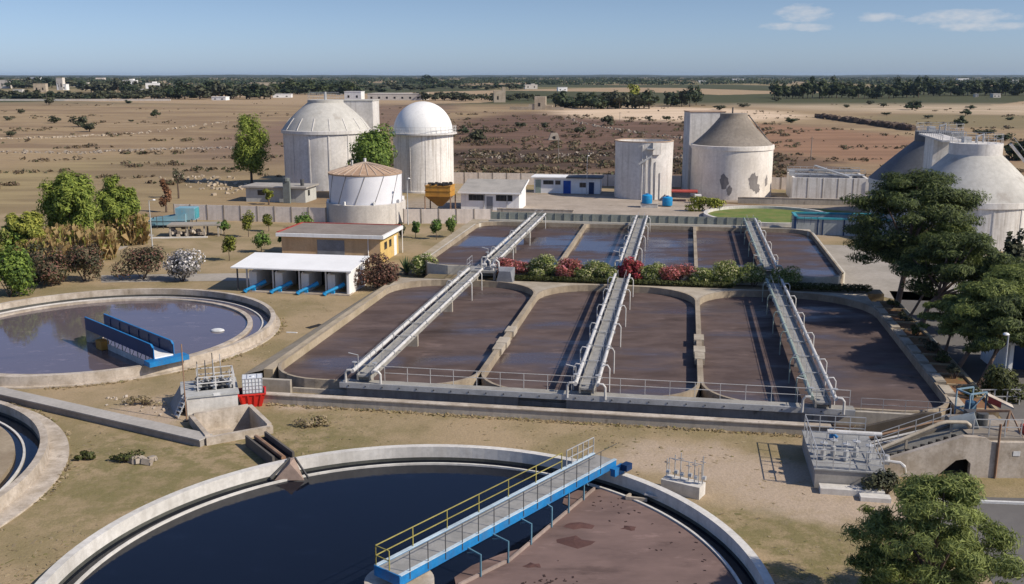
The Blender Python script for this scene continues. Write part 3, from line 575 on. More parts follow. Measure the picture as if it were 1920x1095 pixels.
# near scraper bridge
nb = thing('scraper_bridge', 'bright blue scraper bridge with grey deck and yellow rail over the nearest clarifier', 'scraper bridge', (C1.x, C1.y, 0), ba)
LB = 13.95; s0 = -0.95
b = MB(); b.bx(s0, LB, -.58, .58, 1.38, 1.46); b.build('deck', M['grating'], nb)
for s in (-1, 1):
    b = MB(); b.bx(s0, LB, s * .64 - .05, s * .64 + .05, 1.10, 1.50); b.build('side_beam', M['blue'], nb)
    b = MB(); b.bx(s0, LB, s * .64 - .085, s * .64 + .085, 1.502, 1.53); b.build('beam_flange', mat('pale blue flange', (.55, .66, .72), rough=.5), nb)
b = MB(); b.bx(s0 - .06, s0 - .003, -.70, .70, 1.10, 1.53); b.build('end_plate', M['blue'], nb)
b = MB(); railing(b, (s0, .64, 1.53), (11.2, .64, 1.53), .82, 2.0, (1.0, .5), .018); railing(b, (s0, .64, 1.53), (s0, -.1, 1.53), .82, .9, (1.0, .5), .018); b.build('yellow_railing', M['yellow'], nb)
b = MB()
for k in range(14): x = s0 + .5 + k * 1.0; b.bar((x, -.70, 1.2), (x, -.70, 2.35), .03, .03)
b.bar((s0 + .5, -.70, 2.34), (LB, -.70, 2.34), .022, .022); b.build('grey_railing', M['dark_steel'], nb)
b = MB(); railing(b, (11.6, .64, 1.5), (13.9, .64, 1.5), .85, .5, (1, .5), .02); b.build('railing', M['steel'], nb)
b = MB(); b.bx(13.4, 14.3, -.98, -.72, .82, 1.2); b.bx(13.4, 14.3, .72, .98, .82, 1.2); ec = b.build('end_carriage', M['blue'], nb)
for y in (-.85, .85):
    b = MB(); b.pipe([(13.9, y - .12, 1.0), (13.9, y + .12, 1.0)], .2, 14); b.build('wheel', M['dark'], ec, True)
b = MB(); b.box((14.1, -1.18, 1.2), (.5, .36, .32)); b.build('drive_motor', M['navy'], nb)
for x in (2.9, 4.5, 6.4, 8.3, 10.0, 11.6):
    y = -board_y(x); b = MB(); b.bar((x, -.64, 1.14), (x, y - .12, 1.05), .06, .06); b.bar((x, y - .12, 1.08), (x, y - .12, .1), .06, .06); b.bar((x, -.64, .9), (x, (y - .76) / 2, 1.05), .04, .04); b.build('board_bracket', mat('blue grey bracket', (.12, .25, .33), rough=.5), nb)
b = MB(); b.lathe([(0, 1.0), (1.35, 1.0), (1.35, .0)], 40, (-.35, 0, -.12)); b.build('centre_pier', M['rim_rough'], nb, True)
b = MB(); b.lathe([(1.45, .4), (1.45, -.1)], 40, (-.35, 0, 0)); b.build('pier_collar', M['wet_wall'], nb, True)
# effluent gate and skimmer box on the right of the near clarifier
def at(px, py, z=0): return Vector(P(px, py, z))
sk = thing('scum_box', 'grey floating scum trough with a square lid at the right side of the nearest clarifier', 'scum trough', tuple(at(1222, 940, .1)), R(-25))
b = MB(); b.bx(-.35, .45, -.1, .6, .28, .34); b.build('lid', M['steel'], sk)
b = MB(); b.bar((-1.2, -.3, .08), (-.2, -.1, .08), .12, .16); b.bar((-1.2, -.3, .1), (-1.1, .1, .1), .12, .14); b.build('trough', M['rim_rough'], sk)
b = MB(); b.pipe([(-.3, .1, .3), (-.6, .9, .3)], .04, 6); b.bar((-.1, .2, -.05), (-.1, .2, .3), .05, .05); b.build('arm', M['steel'], sk)
gv = thing('valve_group', 'tangle of thin grey valve spindles standing outside the rim right of the near bridge', 'valves', tuple(at(1283, 925, 0)), R(-32))
b = MB(); b.bx(-1.1, .9, -.35, .45, 0, .62); b.build('plinth', M['rim'], gv)
for k in range(6):
    x = -.95 + k * .36; hgt = 1.0 + .45 * ((k * 7) % 3) / 2
    b = MB(); b.pipe([(x, .0 + .15 * (k % 2), .6), (x, .15 * (k % 2), .6 + hgt)], .028, 6); b.pipe([(x, .15 * (k % 2), .95), (x + .16, .15 * (k % 2), .95)], .12, 8); b.pipe([(x - .14, .15 * (k % 2), .6 + hgt * .8), (x + .14, .15 * (k % 2), .6 + hgt * .8)], .02, 5); b.build('spindle', M['steel'], gv, True)
b = MB(); b.bar((.7, 0, .6), (.7, 0, 1.5), .03, .03); b.bar((-1.0, .4, 1.5), (.7, .4, 1.5), .03, .03); b.bar((-1.0, .4, .6), (-1.0, .4, 1.5), .03, .03); b.bar((.7, .4, .6), (.7, .4, 1.5), .03, .03); b.build('frame', M['steel'], gv)
# inlet notch in the far rim with its pipe
po = thing('inlet_pipe', 'dark pipe channel running from the open pit to the rim of the nearest clarifier', 'pipe', (0, 0, 0))
pa, pb = at(480, 822, .3), at(532, 862, .35); d = (pb - pa).normalized(); sd = Vector((d.y, -d.x, 0))
b = MB(); b.bar(pa - Vector((0, 0, .15)), pb - Vector((0, 0, .15)), 1.1, .3); b.build('channel_floor', M['dark'], po)
for s in (-1, 1): b = MB(); b.bar(pa + sd * s * .55, pb + sd * s * .55, .12, .6); b.build('channel_side', mat('dark channel concrete', (.13, .115, .1), rough=.9), po)
b = MB(); b.pipe([pa + Vector((0, 0, .1)), pb + Vector((0, 0, .1))], .13, 8); b.build('pipe_run', M['rust'], po, True)
ni = thing('inlet_chute', 'small brown spout on the inner face of the near clarifier rim below the inlet pipe', 'spout', tuple(at(545, 885, .4)), 0)
b = MB(); b.add([(-.1, .55, .55), (.1, .55, .55), (.75, -.35, -.3), (-.75, -.35, -.3), (0, -.1, .5)], [(0, 4, 1), (1, 4, 2), (2, 4, 3), (3, 4, 0)]); b.build('spout', mat('spout scale', (.34, .25, .2), rough=.9), ni)
b = MB(); b.bar((-.12, .55, .55), (-.95, -.3, -.2), .06, .12); b.bar((.12, .55, .55), (.95, -.3, -.2), .06, .12); b.build('spout_edge', M['dark_steel'], ni)
fk = MB(); rnd = random.Random(8)
for k in range(150):
    q = C1 + bd * rnd.gauss(2.6, 1.2) + bn * (3.0 + abs(rnd.gauss(0, .9))); s_ = rnd.uniform(.02, .09); a_ = rnd.uniform(0, 3)
    fk.box((q.x, q.y, .095), (s_ * 2, s_, .02), a_)
for k in range(60):
    t_ = al0 - R(rnd.uniform(2, 80)); q = C1 + Vector((math.cos(t_), math.sin(t_))) * (ro - rnd.uniform(.05, 2.5)); s_ = rnd.uniform(.02, .07); fk.box((q.x, q.y, .095), (s_ * 2, s_, .02), rnd.uniform(0, 3))
fo = fk.build('scum_flecks', mat('dark scum flecks', (0.06, 0.035, 0.03), rough=.8)); fo['kind'] = 'stuff'; fo['label'] = 'dark flecks scattered over the brown scum'
# second clarifier (left)
C2, R2 = Vector((-32.7, 75.4)), 13.7
c2 = clarifier('left round clarifier holding grey reflecting water and a dark blue bridge', C2, R2, M['murky_water'], M['rim_rough'], .75, .08, launder=1.0, skirt=.35, double=True)
e0, e1 = Vector((-31.5, 72.7)), Vector((-23.6, 64.8)); b2a = math.atan2(e1.y - e0.y, e1.x - e0.x)
sb = thing('scraper_bridge', 'dark blue scraper bridge with solid side plates over the left clarifier', 'scraper bridge', (e0.x, e0.y, 0), b2a)
LB2 = (e1 - e0).length
for s in (-1, 1):
    b = MB(); y = s * .72; b.prism([(-.4, y - .05), (LB2 - 1.0, y - .05), (LB2 - 1.0, y + .05), (-.4, y + .05)], 1.15, 2.08)
    b.add([(LB2 - 1.0, y - .05, 1.15), (LB2 - .35, y - .05, 1.15), (LB2 - .35, y - .05, 1.9), (LB2 - .6, y - .05, 2.08), (LB2 - 1.0, y - .05, 2.08), (LB2 - 1.0, y + .05, 1.15), (LB2 - .35, y + .05, 1.15), (LB2 - .35, y + .05, 1.9), (LB2 - .6, y + .05, 2.08), (LB2 - 1.0, y + .05, 2.08)], [(0, 1, 2, 3, 4), (9, 8, 7, 6, 5), (1, 6, 7, 2), (2, 7, 8, 3), (3, 8, 9, 4)])
    sp_ = b.build('side_plate', M['navy'], sb)
    b = MB(); b.bar((-.4, y, 2.10), (LB2 - .6, y, 2.10), .11, .04); b.bar((LB2 - .6, y, 2.10), (LB2 - .33, y, 1.9), .13, .05); b.bar((LB2 - .33, y, 1.9), (LB2 - .33, y, 1.15), .13, .05); b.build('edge_rail', M['blue'], sp_)
    st = MB()
    for k in range(6): st.bx(.8 + k * 1.6, .84 + k * 1.6, y - s * .08 - .02, y - s * .08 + .02, 1.25, 1.95)
    st.build('stiffener', M['navy'], sp_)
b = MB(); b.bx(-.4, LB2 - .3, -.66, .66, 1.1, 1.2); b.build('deck', M['white'], sb)
b = MB(); b.bx(LB2 - .5, LB2 + .35, -1.35, 1.5, .78, 1.12); b.build('end_carriage', M['blue'], sb)
b = MB(); b.lathe([(0, 1.1), (.62, 1.1), (.62, 0)], 28, (-.7, 0, 0)); b.build('centre_pier', M['rim_rough'], sb, True)
b = MB(); b.bar((-.2, -.4, .2), (2.2, -.4, 1.1), .08, .1); b.bar((2.0, -.4, .1), (1.2, -.4, 1.1), .08, .1)
for k in range(6): b.bar((2.6 + k * 1.25, -.4, .02), (2.6 + k * 1.25, -.4, 1.12), .05, .05); b.bar((2.6 + k * 1.25, -.4, .1), (3.6 + k * 1.2, -.4, 1.1), .035, .035)
b.build('scraper_truss', M['green_pipe'], sb)
b = MB(); b.bx(2.0, LB2 - 1, -.43, -.36, .05, .5); b.build('scraper_blade', M['rim'], sb)
b = MB(); b.bx(1.6, 2.6, -.9, -.3, .1, .75); b.build('scum_chute', M['ochre'], sb)
fp = at(408, 620, .1); b = MB(); b.lathe([(.55, 0), (.5, .09), (.3, .16), (0, .19)], 18); o = b.build('foam_patch', M['foam'], None, True, loc=tuple(fp)); o.scale = (1, .7, 1); tag(o, 'white foam patch floating on the left clarifier', 'foam')
# third clarifier (left edge of the picture)
C3, R3 = Vector((-38.3, 44.4)), 14.5
c3 = clarifier('round clarifier cut off at the left edge, with a broad apron and dark water', C3, R3, M['clear_water'], M['rim_rough'], .75, .06, launder=1.15, skirt=1.0)
b = MB(); b.ring(R3 - 2.5, R3 - 1.65, -.05, .30, 128); b.build('launder', mat('launder concrete', (.36, .29, .2), (.26, .2, .13), .5, .8), c3)
# ------------------------------------------------------------------ tanks and digesters behind the basins
def px_r(px, c): return px / F_PX * math.hypot(c[1] * math.cos(PITCH) + H * math.sin(PITCH), 0)
def tank_ring_rail(mb, c, r, z, h=1.0, n=28, a0=0, a1=2 * math.pi, th=.03):
    pts = [(c[0] + r * math.cos(a0 + (a1 - a0) * i / n), c[1] + r * math.sin(a0 + (a1 - a0) * i / n)) for i in range(n + 1)]
    for i, (x, y) in enumerate(pts):
        mb.bar((x, y, z), (x, y, z + h), th, th)
        if i: 
            for f in (.5, 1.0): mb.bar((*pts[i - 1], z + h * f), (x, y, z + h * f), th, th)
def seams(mb, r, z0, z1, n, w_=.07, proud=.03, skip=0):
    for k in range(n):
        t = 2 * math.pi * (k + .3) / n; mb.box((math.cos(t) * (r + proud / 2 - .004), math.sin(t) * (r + proud / 2 - .004), (z0 + z1) / 2), (proud, w_, z1 - z0), t)
def cone_mesh(r0, z0, r1, z1, bulge=.0, n=7): return [(r0 + (r1 - r0) * i / n + bulge * math.sin(math.pi * i / n), z0 + (z1 - z0) * i / n) for i in range(n + 1)]
# left digester with its stair tower
d1c = (-33.6, 181.0)
d1 = thing('digester_tank', 'large grey concrete digester with ribbed conical top, behind the leftmost bright tree', 'digester tank', (*d1c, 0), R(-8))
b = MB(); b.lathe([(7.75, 0), (7.75, 9.75), (8.05, 9.8), (8.05, 10.35), (7.8, 10.4)], 72); b.build('wall', M['silo'], d1, True)
b = MB(); seams(b, 7.75, 0, 9.72, 14, .22, .10); b.build('wall_rib', M['silo'], d1)
b = MB(); b.lathe(cone_mesh(7.8, 10.4, 3.2, 15.1, .45) + [(3.2, 15.6), (0, 15.6)], 48); cn1 = b.build('cone_roof', M['cone'], d1, True)
b = MB()
for k in range(16):
    t = 2 * math.pi * k / 16; cp = [(r_ * math.cos(t), r_ * math.sin(t), z_ + .07) for r_, z_ in cone_mesh(7.8, 10.4, 3.2, 15.1, .45)]
    for p, q in zip(cp[:3], cp[1:4]): b.bar(p, q, .12, .10)
b.build('cone_rib', M['silo'], cn1)
b = MB(); tank_ring_rail(b, (0, 0), 3.1, 15.6, 1.0, 16); b.pipe([(0, 0, 15.6), (0, 0, 17.0)], .22, 8); b.bar((-3, 0, 16.9), (2.6, 0, 16.9), .08, .08); b.build('top_railing', M['steel'], d1)
st1 = thing('stair_tower', 'plain grey concrete tower slab behind the large left digester', 'tower', (-29.0, 190.5, 0), R(-4))
b = MB(); b.bx(-2.9, 3.2, -3, 3, 0, 15.2); b.build('wall', M['silo'], st1); b = MB(); b.bx(-3.0, 3.3, -3.1, 3.1, 15.2, 15.4); b.build('roof_slab', M['cone'], st1)
# domed tank
d2c = (-15.6, 175.2)
d2 = thing('domed_tank', 'tall stained white tank with smooth white dome and ring walkway', 'domed tank', (*d2c, 0))
b = MB(); b.lathe([(5.4, 0), (5.4, .3), (5.25, .32), (5.25, 9.9)], 72); b.build('wall', M['silo_white'], d2, True)
b = MB(); seams(b, 5.25, .33, 9.8, 12, .10, .05); b.build('wall_rib', M['silo_white'], d2)
b = MB(); b.ring(5.0, 5.95, 9.9, 10.15, 72); b.build('ring_walkway', M['silo'], d2)
b = MB(); tank_ring_rail(b, (0, 0), 5.85, 10.15, 1.05, 40, th=.05); b.build('railing', M['pipe'], d2)
b = MB(); b.lathe([(5.2, 10.16)] + [(5.2 * math.cos(R(5 * i)), 10.2 + 5.25 * math.sin(R(5 * i))) for i in range(0, 19)], 72); b.build('dome', M['dome'], d2, True)
# gasholder
d3c = (-20.4, 137.5)
d3 = thing('gas_holder', 'small white gas holder with rusty ribbed roof on a wider concrete ring', 'gas holder', (*d3c, 0))
b = MB(); b.lathe([(5.5, 0), (5.5, 2.75), (5.1, 2.78)], 72); b.build('base_ring', mat('gas holder base', (.64, .60, .54), (.54, .50, .45), .4, .92, .3), d3, True)
b = MB(); b.lathe([(5.02, 2.6), (5.02, 6.75)], 72); b.build('bell_wall', mat('white bell paint', (.73, .73, .75), (.68, .68, .71), .4, .55, .1, fine=.04), d3, True)
b = MB(); b.lathe([(5.08, 6.62), (5.12, 6.8)] + cone_mesh(5.1, 6.8, 0.25, 8.15, .25), 72); rf = b.build('roof', M['rust_roof'], d3, True)
b = MB()
for k in range(28):
    t = 2 * math.pi * k / 28; cp = [(r_ * math.cos(t), r_ * math.sin(t), z_ + .04) for r_, z_ in cone_mesh(5.1, 6.8, 0.25, 8.15, .25, 4)]
    for p, q in zip(cp, cp[1:]): b.bar(p, q, .10, .07)
b.build('roof_rib', mat('pale roof rib', (.58, .46, .36), rough=.8), rf)
b = MB(); b.pipe([(0, 0, 8.1), (0, 0, 8.7)], .2, 8); b.pipe([(-1.6, -1, 7.6), (-1.6, -1, 8.5)], .12, 8); b.build('vent', M['pipe'], rf)
b = MB()
for k in range(12):
    t = 2 * math.pi * k / 12; b.bar((5.06 * math.cos(t - .16), 5.06 * math.sin(t - .16), 2.8), (5.06 * math.cos(t + .14), 5.06 * math.sin(t + .14), 6.7), .09, .09)
b.build('spiral_guide', mat('guide rail', (.30, .29, .29), rough=.6), d3)
b = MB()
for k in range(8): t = 2 * math.pi * k / 8 + .35; b.box((5.3 * math.cos(t), 5.3 * math.sin(t), 3.0), (.3, .25, .5), t)
b.build('guide_roller', M['pipe_white'], d3)
# open silo
sic = (22.0, 165.5)
si = thing('silo', 'open topped stained concrete silo with a rusty rim and pipes on its face', 'silo', (*sic, 0))
b = MB(); b.lathe([(4.8, 0), (4.75, 4.5), (4.8, 9.3), (4.55, 9.3), (4.55, 7.5), (0, 7.4)], 64); b.build('wall', M['silo'], si, True)
b = MB(); b.ring(4.5, 4.9, 9.303, 9.42, 64); b.build('rim', M['rust_roof'], si)
b = MB()
for t, z1 in ((-1.75, 8.9), (-1.62, 7.4), (-1.45, 9.2), (-1.3, 6.2), (-1.12, 4.4)): x, y = 4.9 * math.cos(t), 4.9 * math.sin(t); b.pipe([(x, y, 0), (x, y, z1)], .09, 6)
b.build('wall_pipe', M['pipe'], si)
b = MB(); x, y = 5.2 * math.cos(-1.5), 5.2 * math.sin(-1.5); b.box((x, y, 8.3), (1.3, .9, .12)); b.bar((x - .6, y - .4, 8.3), (x - .6, y - .4, 9.9), .06, .06); b.bar((x + .6, y - .4, 8.3), (x + .6, y - .4, 9.9), .06, .06); b.bar((x - 1.9, y - .3, 5.9), (x + .2, y - .3, 7.2), .15, .3); b.build('landing', M['steel'], si)
b = MB(); b.box((5.0 * math.cos(-1.3), 5.0 * math.sin(-1.3), 8.3), (1.4, .5, 1.9), -1.3 + math.pi / 2); b.build('wall_box', M['silo'], si)
# second digester
d4c = (37.0, 167.0)
M['patch'] = mat('digester concrete with patches', (.82, .76, .68), (.70, .64, .56), .25, .92, .3, (.42, .38, .34), .70)
d4 = thing('digester_tank', 'middle digester with brown conical top and dark peeled patches on its wall', 'digester tank', (*d4c, 0), R(6))
b = MB(); b.lathe([(6.7, 0), (6.7, 7.9), (6.85, 7.92), (6.85, 8.6), (6.6, 8.65)], 72); b.build('wall', M['patch'], d4, True)
b = MB(); b.lathe(cone_mesh(6.6, 8.65, 2.3, 13.1, -.25) + [(2.25, 13.7), (0, 13.7)], 48); b.build('cone_roof', M['cone_brown'], d4, True)
b = MB(); rnd = random.Random(4)
for t0, zz, ww, hh in ((-2.05, 3.0, .55, 1.3), (-1.92, 1.6, .28, .9), (-1.32, 3.0, .62, 1.7), (-1.22, 1.9, .45, .9), (-.88, 2.9, .3, 1.1)):
    n = 22; ctr = (6.725 * math.cos(t0), 6.725 * math.sin(t0), zz); vs = [ctr]
    for i in range(n):
        u = 2 * math.pi * i / n; k = rnd.uniform(.65, 1.05); tt = t0 + math.cos(u) * k * ww / 4; vs.append((6.722 * math.cos(tt), 6.722 * math.sin(tt), zz + math.sin(u) * k * hh))
    b.add(vs, [(0, i + 1, (i + 1) % n + 1) for i in range(n)])
b.build('peeled_patch', mat('bare dark concrete', (.22, .20, .19), (.27, .25, .235), .8, .95), d4)
b = MB(); b.pipe([(6.5 * math.cos(-.35), 6.9 * math.sin(-.35), 0), (6.5 * math.cos(-.35), 6.9 * math.sin(-.35), 8.4), (2.3, -.8, 13.4)], .10, 6); b.pipe([(-.3, -.2, 13.7), (-.3, -.2, 14.7)], .12, 6); b.build('pipe', M['dark_steel'], d4)
st4 = thing('stair_tower', 'grey concrete tower block behind the middle digester', 'tower', (33.4, 174.5, 0), R(2))
b = MB(); b.bx(-2.9, 3.2, -2.5, 2.5, 0, 13.7); b.build('wall', M['silo'], st4); b = MB(); b.bx(-3, 3.3, -2.6, 2.6, 13.7, 13.85); b.build('roof_slab', M['rust_roof'], st4)
# right pair of digesters
def digester_right(label, c, Rr, ze, zt, rn, cm='cone', wm='silo_white', nm='silo'):
    d = thing('digester_tank', label, 'digester tank', (*c, 0))
    b = MB(); b.lathe([(Rr - .2, 0), (Rr - .2, ze - .7), (Rr, ze - .68), (Rr, ze), (Rr - .05, ze + .02)], 80); b.build('wall', M[wm], d, True)
    b = MB(); seams(b, Rr - .2, 0, ze - .7, 14, .16, .06); b.build('wall_rib', M['silo'], d)
    b = MB(); b.lathe(cone_mesh(Rr - .05, ze + .02, rn, zt, .12) , 64); b.build('cone_roof', M[cm], d, True)
    b = MB(); b.lathe([(rn, zt - .05), (rn, zt + 1.35), (0, zt + 1.35)], 48); b.build('neck', M[nm], d, True)
    b = MB(); tank_ring_rail(b, (0, 0), rn - .1, zt + 1.35, 1.1, 16, th=.04); b.build('top_railing', M['steel'], d)
    b = MB(); b.pipe([(0, 0, zt + 1.35), (0, 0, zt + 2.1), (.8, 0, zt + 2.4), (.8, 0, zt + 1.4)], .14, 8); b.box((-1, .5, zt + 1.7), (.9, .8, .7)); b.build('top_valve', M['steel'], d)
    return d
digester_right('dark coned right hand digester behind the big pine, farther of the pair', (60.6, 141.5), 9.0, 5.4, 10.8, 3.2, 'cone_dark', 'silo', 'cone_dark')  # cone and neck take a darker grey concrete than the nearer digester
d5 = digester_right('near right hand digester, large pale cone cut by the right edge', (56.2, 120.5), 7.9, 5.55, 10.6, 3.0)
b = MB(); b.bar((3.4, -1.5, 11.9), (8.5, -3.0, 5.6), .9, .25); b.bar((3.4, -1.95, 12.8), (8.5, -3.45, 6.5), .05, .05); b.build('outer_stair', M['silo'], d5)
sp = thing('bridge_pier', 'pale concrete pier and railed walkway between the two right digesters', 'tower', (56.2, 131.2, 0), R(-12))
b = MB(); b.bx(-1.2, 1.2, -3.2, 2.6, 0, 11.9); b.build('wall', M['silo_white'], sp)
b = MB(); b.bx(-1.4, 1.4, -9.0, 6.5, 11.9, 12.1); b.build('deck', M['silo'], sp)
b = MB(); railing(b, (-1.3, -8.8, 12.1), (-1.3, 6.3, 12.1), 1.1, 1.2, r=.03); railing(b, (1.3, -8.8, 12.1), (1.3, 6.3, 12.1), 1.1, 1.2, r=.02); b.build('railing', M['steel'], sp)
# square thickener with trusses
sq = thing('square_tank', 'low square pale concrete tank with grey trusses on top, left of the right digesters', 'tank', W(17.3, 165.3, 0), -TH)
b = MB()
for x0, x1, y0, y1 in ((0, 11.8, 0, .4), (0, .4, .4, 9.6), (11.4, 11.8, .4, 9.6), (0, 11.8, 9.6, 10)): b.bx(x0, x1, y0, y1, 0, 3.75)
b.build('wall', M['silo_white'], sq)
b = MB()
for k in range(1, 5): b.bx(k * 2.36 - .05, k * 2.36 + .05, -.04, -.002, 0, 3.74)
b.build('wall_joint', M['post'], sq)
b = MB(); b.bx(.4, 11.4, .4, 9.6, 2.6, 2.7); b.build('tank_floor', M['dark'], sq)
b = MB(); b.bx(0, 11.8, 4.2, 5.6, 3.76, 3.92); b.bar((0, 9.5, 4.1), (11.8, 9.0, 4.1), .5, .3); b.bar((4.5, 9.5, 4.9), (9.0, .3, 3.9), .5, .2); railing(b, (0, 4.2, 3.92), (11.8, 4.2, 3.92), .9, 1.1, r=.03); railing(b, (0, 9.8, 3.76), (11.8, 9.8, 3.76), .9, 1.1, r=.03); b.build('truss', M['steel'], sq)
b = MB(); b.box((.1, 3.2, 4.2), (.9, 1.0, .8)); b.pipe([(11.9, -.2, 0), (11.9, -.2, 3.8)], .07, 6); b.build('pump_box', M['steel'], sq)
lw = thing('retaining_wall', 'low pale retaining wall in front of the middle digester and square tank', 'wall', W(8.5, 160.2, 0), -TH)
b = MB(); b.bx(0, 22, 0, .35, 0, .95); b.build('wall', M['concrete'], lw); b = MB(); b.bx(-.05, 22.05, -.05, .40, .95, 1.02); b.build('coping', M['rim_rough'], lw)
# teal rimmed filter tank
tt = thing('filter_tank', 'pale blue box tank with teal rim beside the rear basin', 'tank', W(14.3, 129.6, 0), -TH)
b = MB(); b.bx(0, 11.5, 0, .25, 0, 2.0); b.bx(0, .25, .25, 5, 0, 2.0); b.bx(11.25, 11.5, .25, 5, 0, 2.0); b.bx(0, 11.5, 5, 5.25, 0, 2.0); b.build('wall', mat('grey blue panel', (.42, .45, .45), (.34, .37, .37), .5, .8, .3), tt)
b = MB(); b.bx(-.12, 11.6, -.13, .3, 2.003, 2.22); b.bx(-.12, .3, .3, 5.3, 2.003, 2.22); b.bx(-.1, 11.6, 4.95, 5.35, 2.003, 2.22); b.build('rim', M['teal'], tt)
b = MB()
for x in (2.6, 3.2, 5.8, 8.4): b.bx(x, x + .16, -.07, -.002, 0, 2.0)
b.build('stiffener', M['navy'], tt)
b = MB(); b.bx(.25, 11.25, .25, 5, .9, 1.0); b.build('tank_water', M['dark'], tt)
b = MB(); railing(b, (-.9, -2.3, 1.7), (2.2, -3.2, 1.7), 1.0, .9, r=.025); b.bar((-.3, -1.5, .1), (-.3, -1.5, 2.5), .3, .3); b.build('railing', M['navy'], tt)
# round grassed basin
gb = thing('round_basin', 'low round disused basin full of green weed, behind the rear basin', 'basin', tuple(at(1440, 408, 0)))
b = MB(); b.ring(8.6, 9.1, 0, .55, 72); b.build('rim', M['rim'], gb)
b = MB(); b.lathe([(8.6, .18), (0, .2)], 48); b.build('weed_cover', mat('green weed', (.10, .17, .03), (.2, .2, .06), .4, .95), gb)
# ------------------------------------------------------------------ buildings
def window(parent, x0, x1, z0, z1, y, frame=None, bars=1, name='window'):
    f = MB(); t = .06
    f.bx(x0, x1, y - .05, y - .003, z0, z0 + t); f.bx(x0, x1, y - .05, y - .003, z1 - t, z1); f.bx(x0, x0 + t, y - .05, y - .003, z0 + t, z1 - t); f.bx(x1 - t, x1, y - .05, y - .003, z0 + t, z1 - t)
    for k in range(1, bars + 1): x = x0 + (x1 - x0) * k / (bars + 1); f.bx(x - .03, x + .03, y - .05, y - .003, z0 + t, z1 - t)
    fr = f.build(name, frame or M['dark_steel'], parent); g_ = MB(); g_.bx(x0 + t, x1 - t, y - .02, y - .004, z0 + t, z1 - t); g_.build('pane', M['glass'], fr); return fr
# yellow control building
yb = thing('control_building', 'yellow plastered flat roofed building behind the white pump shelter', 'building', W(-43.3, 101.0, 0), -TH)
b = MB(); b.bx(0, 11.2, 0, 6.8, 0, 2.75); b.build('wall', M['yellow_wall_shade'], yb)  # front painted in the plaster's shaded tone
b = MB(); b.bx(11.203, 11.26, .02, 6.78, 0, 2.74); b.build('side_wall', M['yellow_wall'], yb)  # side face keeps the sunlit yellow of the same plaster
b = MB(); b.bx(-.45, 11.75, -.45, 7.2, 2.75, 3.12); b.build('roof_slab', M['white'], yb)
b = MB(); b.bx(-.2, 11.5, -.2, 6.95, 3.122, 3.17); b.build('roof_felt', M['roof_grey'], yb)
b = MB(); b.bx(-.46, -.2, -.2, 7.2, 3.123, 3.24); b.bx(-.2, 11.5, 6.96, 7.22, 3.123, 3.24); b.build('roof_edge', M['red_roof'], yb)
b = MB(); b.bx(4.1, 7.2, -.04, -.003, 0, 2.45); b.build('shutter', M['door_grey'], yb)
b = MB(); b.bx(11.265, 11.30, 5.0, 6.0, 0, 2.2); b.build('door', M['white'], yb)
b = MB(); b.bx(11.265, 11.30, 1.4, 2.3, 1.3, 2.1); b.bx(11.265, 11.30, 3.2, 4.0, 1.3, 2.1); b.build('window', M['glass'], yb)
b = MB(); b.pipe([(9.9, -.06, 2.7), (9.9, -.06, 0)], .05, 6); b.pipe([(11.65, 7.1, 2.8), (11.65, 7.1, 0)], .05, 6); b.build('downpipe', M['white'], yb)
# white pump shelter with four blue screw pumps
ps = thing('pump_shelter', 'open white roofed pump shelter with four dark bays', 'shelter', W(-40.4, 86.0, 0), -TH)
b = MB(); b.add([(-1.2, -1.1, 2.28), (10.6, -1.1, 2.28), (10.6, 4.4, 2.72), (-1.2, 4.4, 2.72), (-1.2, -1.1, 2.4), (10.6, -1.1, 2.4), (10.6, 4.4, 2.84), (-1.2, 4.4, 2.84)], [(3, 2, 1, 0), (4, 5, 6, 7), (0, 1, 5, 4), (1, 2, 6, 5), (2, 3, 7, 6), (3, 0, 4, 7)]); b.build('roof', M['white_metal'], ps)
b = MB(); b.bx(0, 10.2, 3.9, 4.1, 0, 2.6); b.bx(10.0, 10.2, -.6, 3.9, 0, 2.32); b.build('back_wall', M['white'], ps)
for x in (0.0, 2.6, 5.2, 7.8):
    b = MB(); b.bx(x, x + .75, .2, 3.89, 0, 1.75); b.build('pier', M['white'], ps)
for x in (0.05, 2.65, 5.25, 7.85, 9.9): b = MB(); b.bx(x, x + .13, -.55, -.42, 0, 2.28); b.build('post', M['steel'], ps)
b = MB(); b.bx(-.9, -.78, 3.4, 3.52, 0, 2.6); b.bx(-.9, -.78, -.55, -.43, 0, 2.28); b.build('post', M['dark_steel'], ps)
b = MB(); b.bx(-.2, 10.3, -.9, .2, 0, .12); b.build('plinth', M['rim_rough'], ps)
b = MB(); b.bx(.76, 10, 3.6, 3.88, 0, 2.3); b.build('bay_shade_sheet', M['dark'], ps)  # near-black sheet painting the shade at the back of the bays
for k, x in enumerate((.4, 3.0, 5.6, 8.2)):
    s_ = thing('pump', ['blue pump in the leftmost bay of the shelter', 'blue pump in the second bay of the shelter from the left', 'blue pump in the third bay of the shelter from the left', 'blue pump in the rightmost bay of the shelter'][k], 'pump', W(-40.4 + x, 85.6, 0), -TH, 'blue pumps under the shelter roof')
    b = MB(); b.pipe([(-.15, -.75, .25), (.95, .3, .75)], .15, 10); b.build('barrel', M['drum'], s_, True)
    b = MB(); b.pipe([(.85, .2, .68), (1.25, .58, .88)], .2, 10); b.build('motor', M['drum'], s_, True)
    b = MB(); b.box((.4, -.2, .2), (.3, .3, .36)); b.pipe([(-.15, -.75, .25), (-.25, -.85, .1)], .2, 10); b.build('foot', M['drum'], s_)
    for dz in (1.9,): b = MB(); b.lathe([(0, .14), (.13, 0), (0, -.14)], 12, (-.03, .12, dz)); b.build('lamp_globe', M['pipe_white'], s_, True)
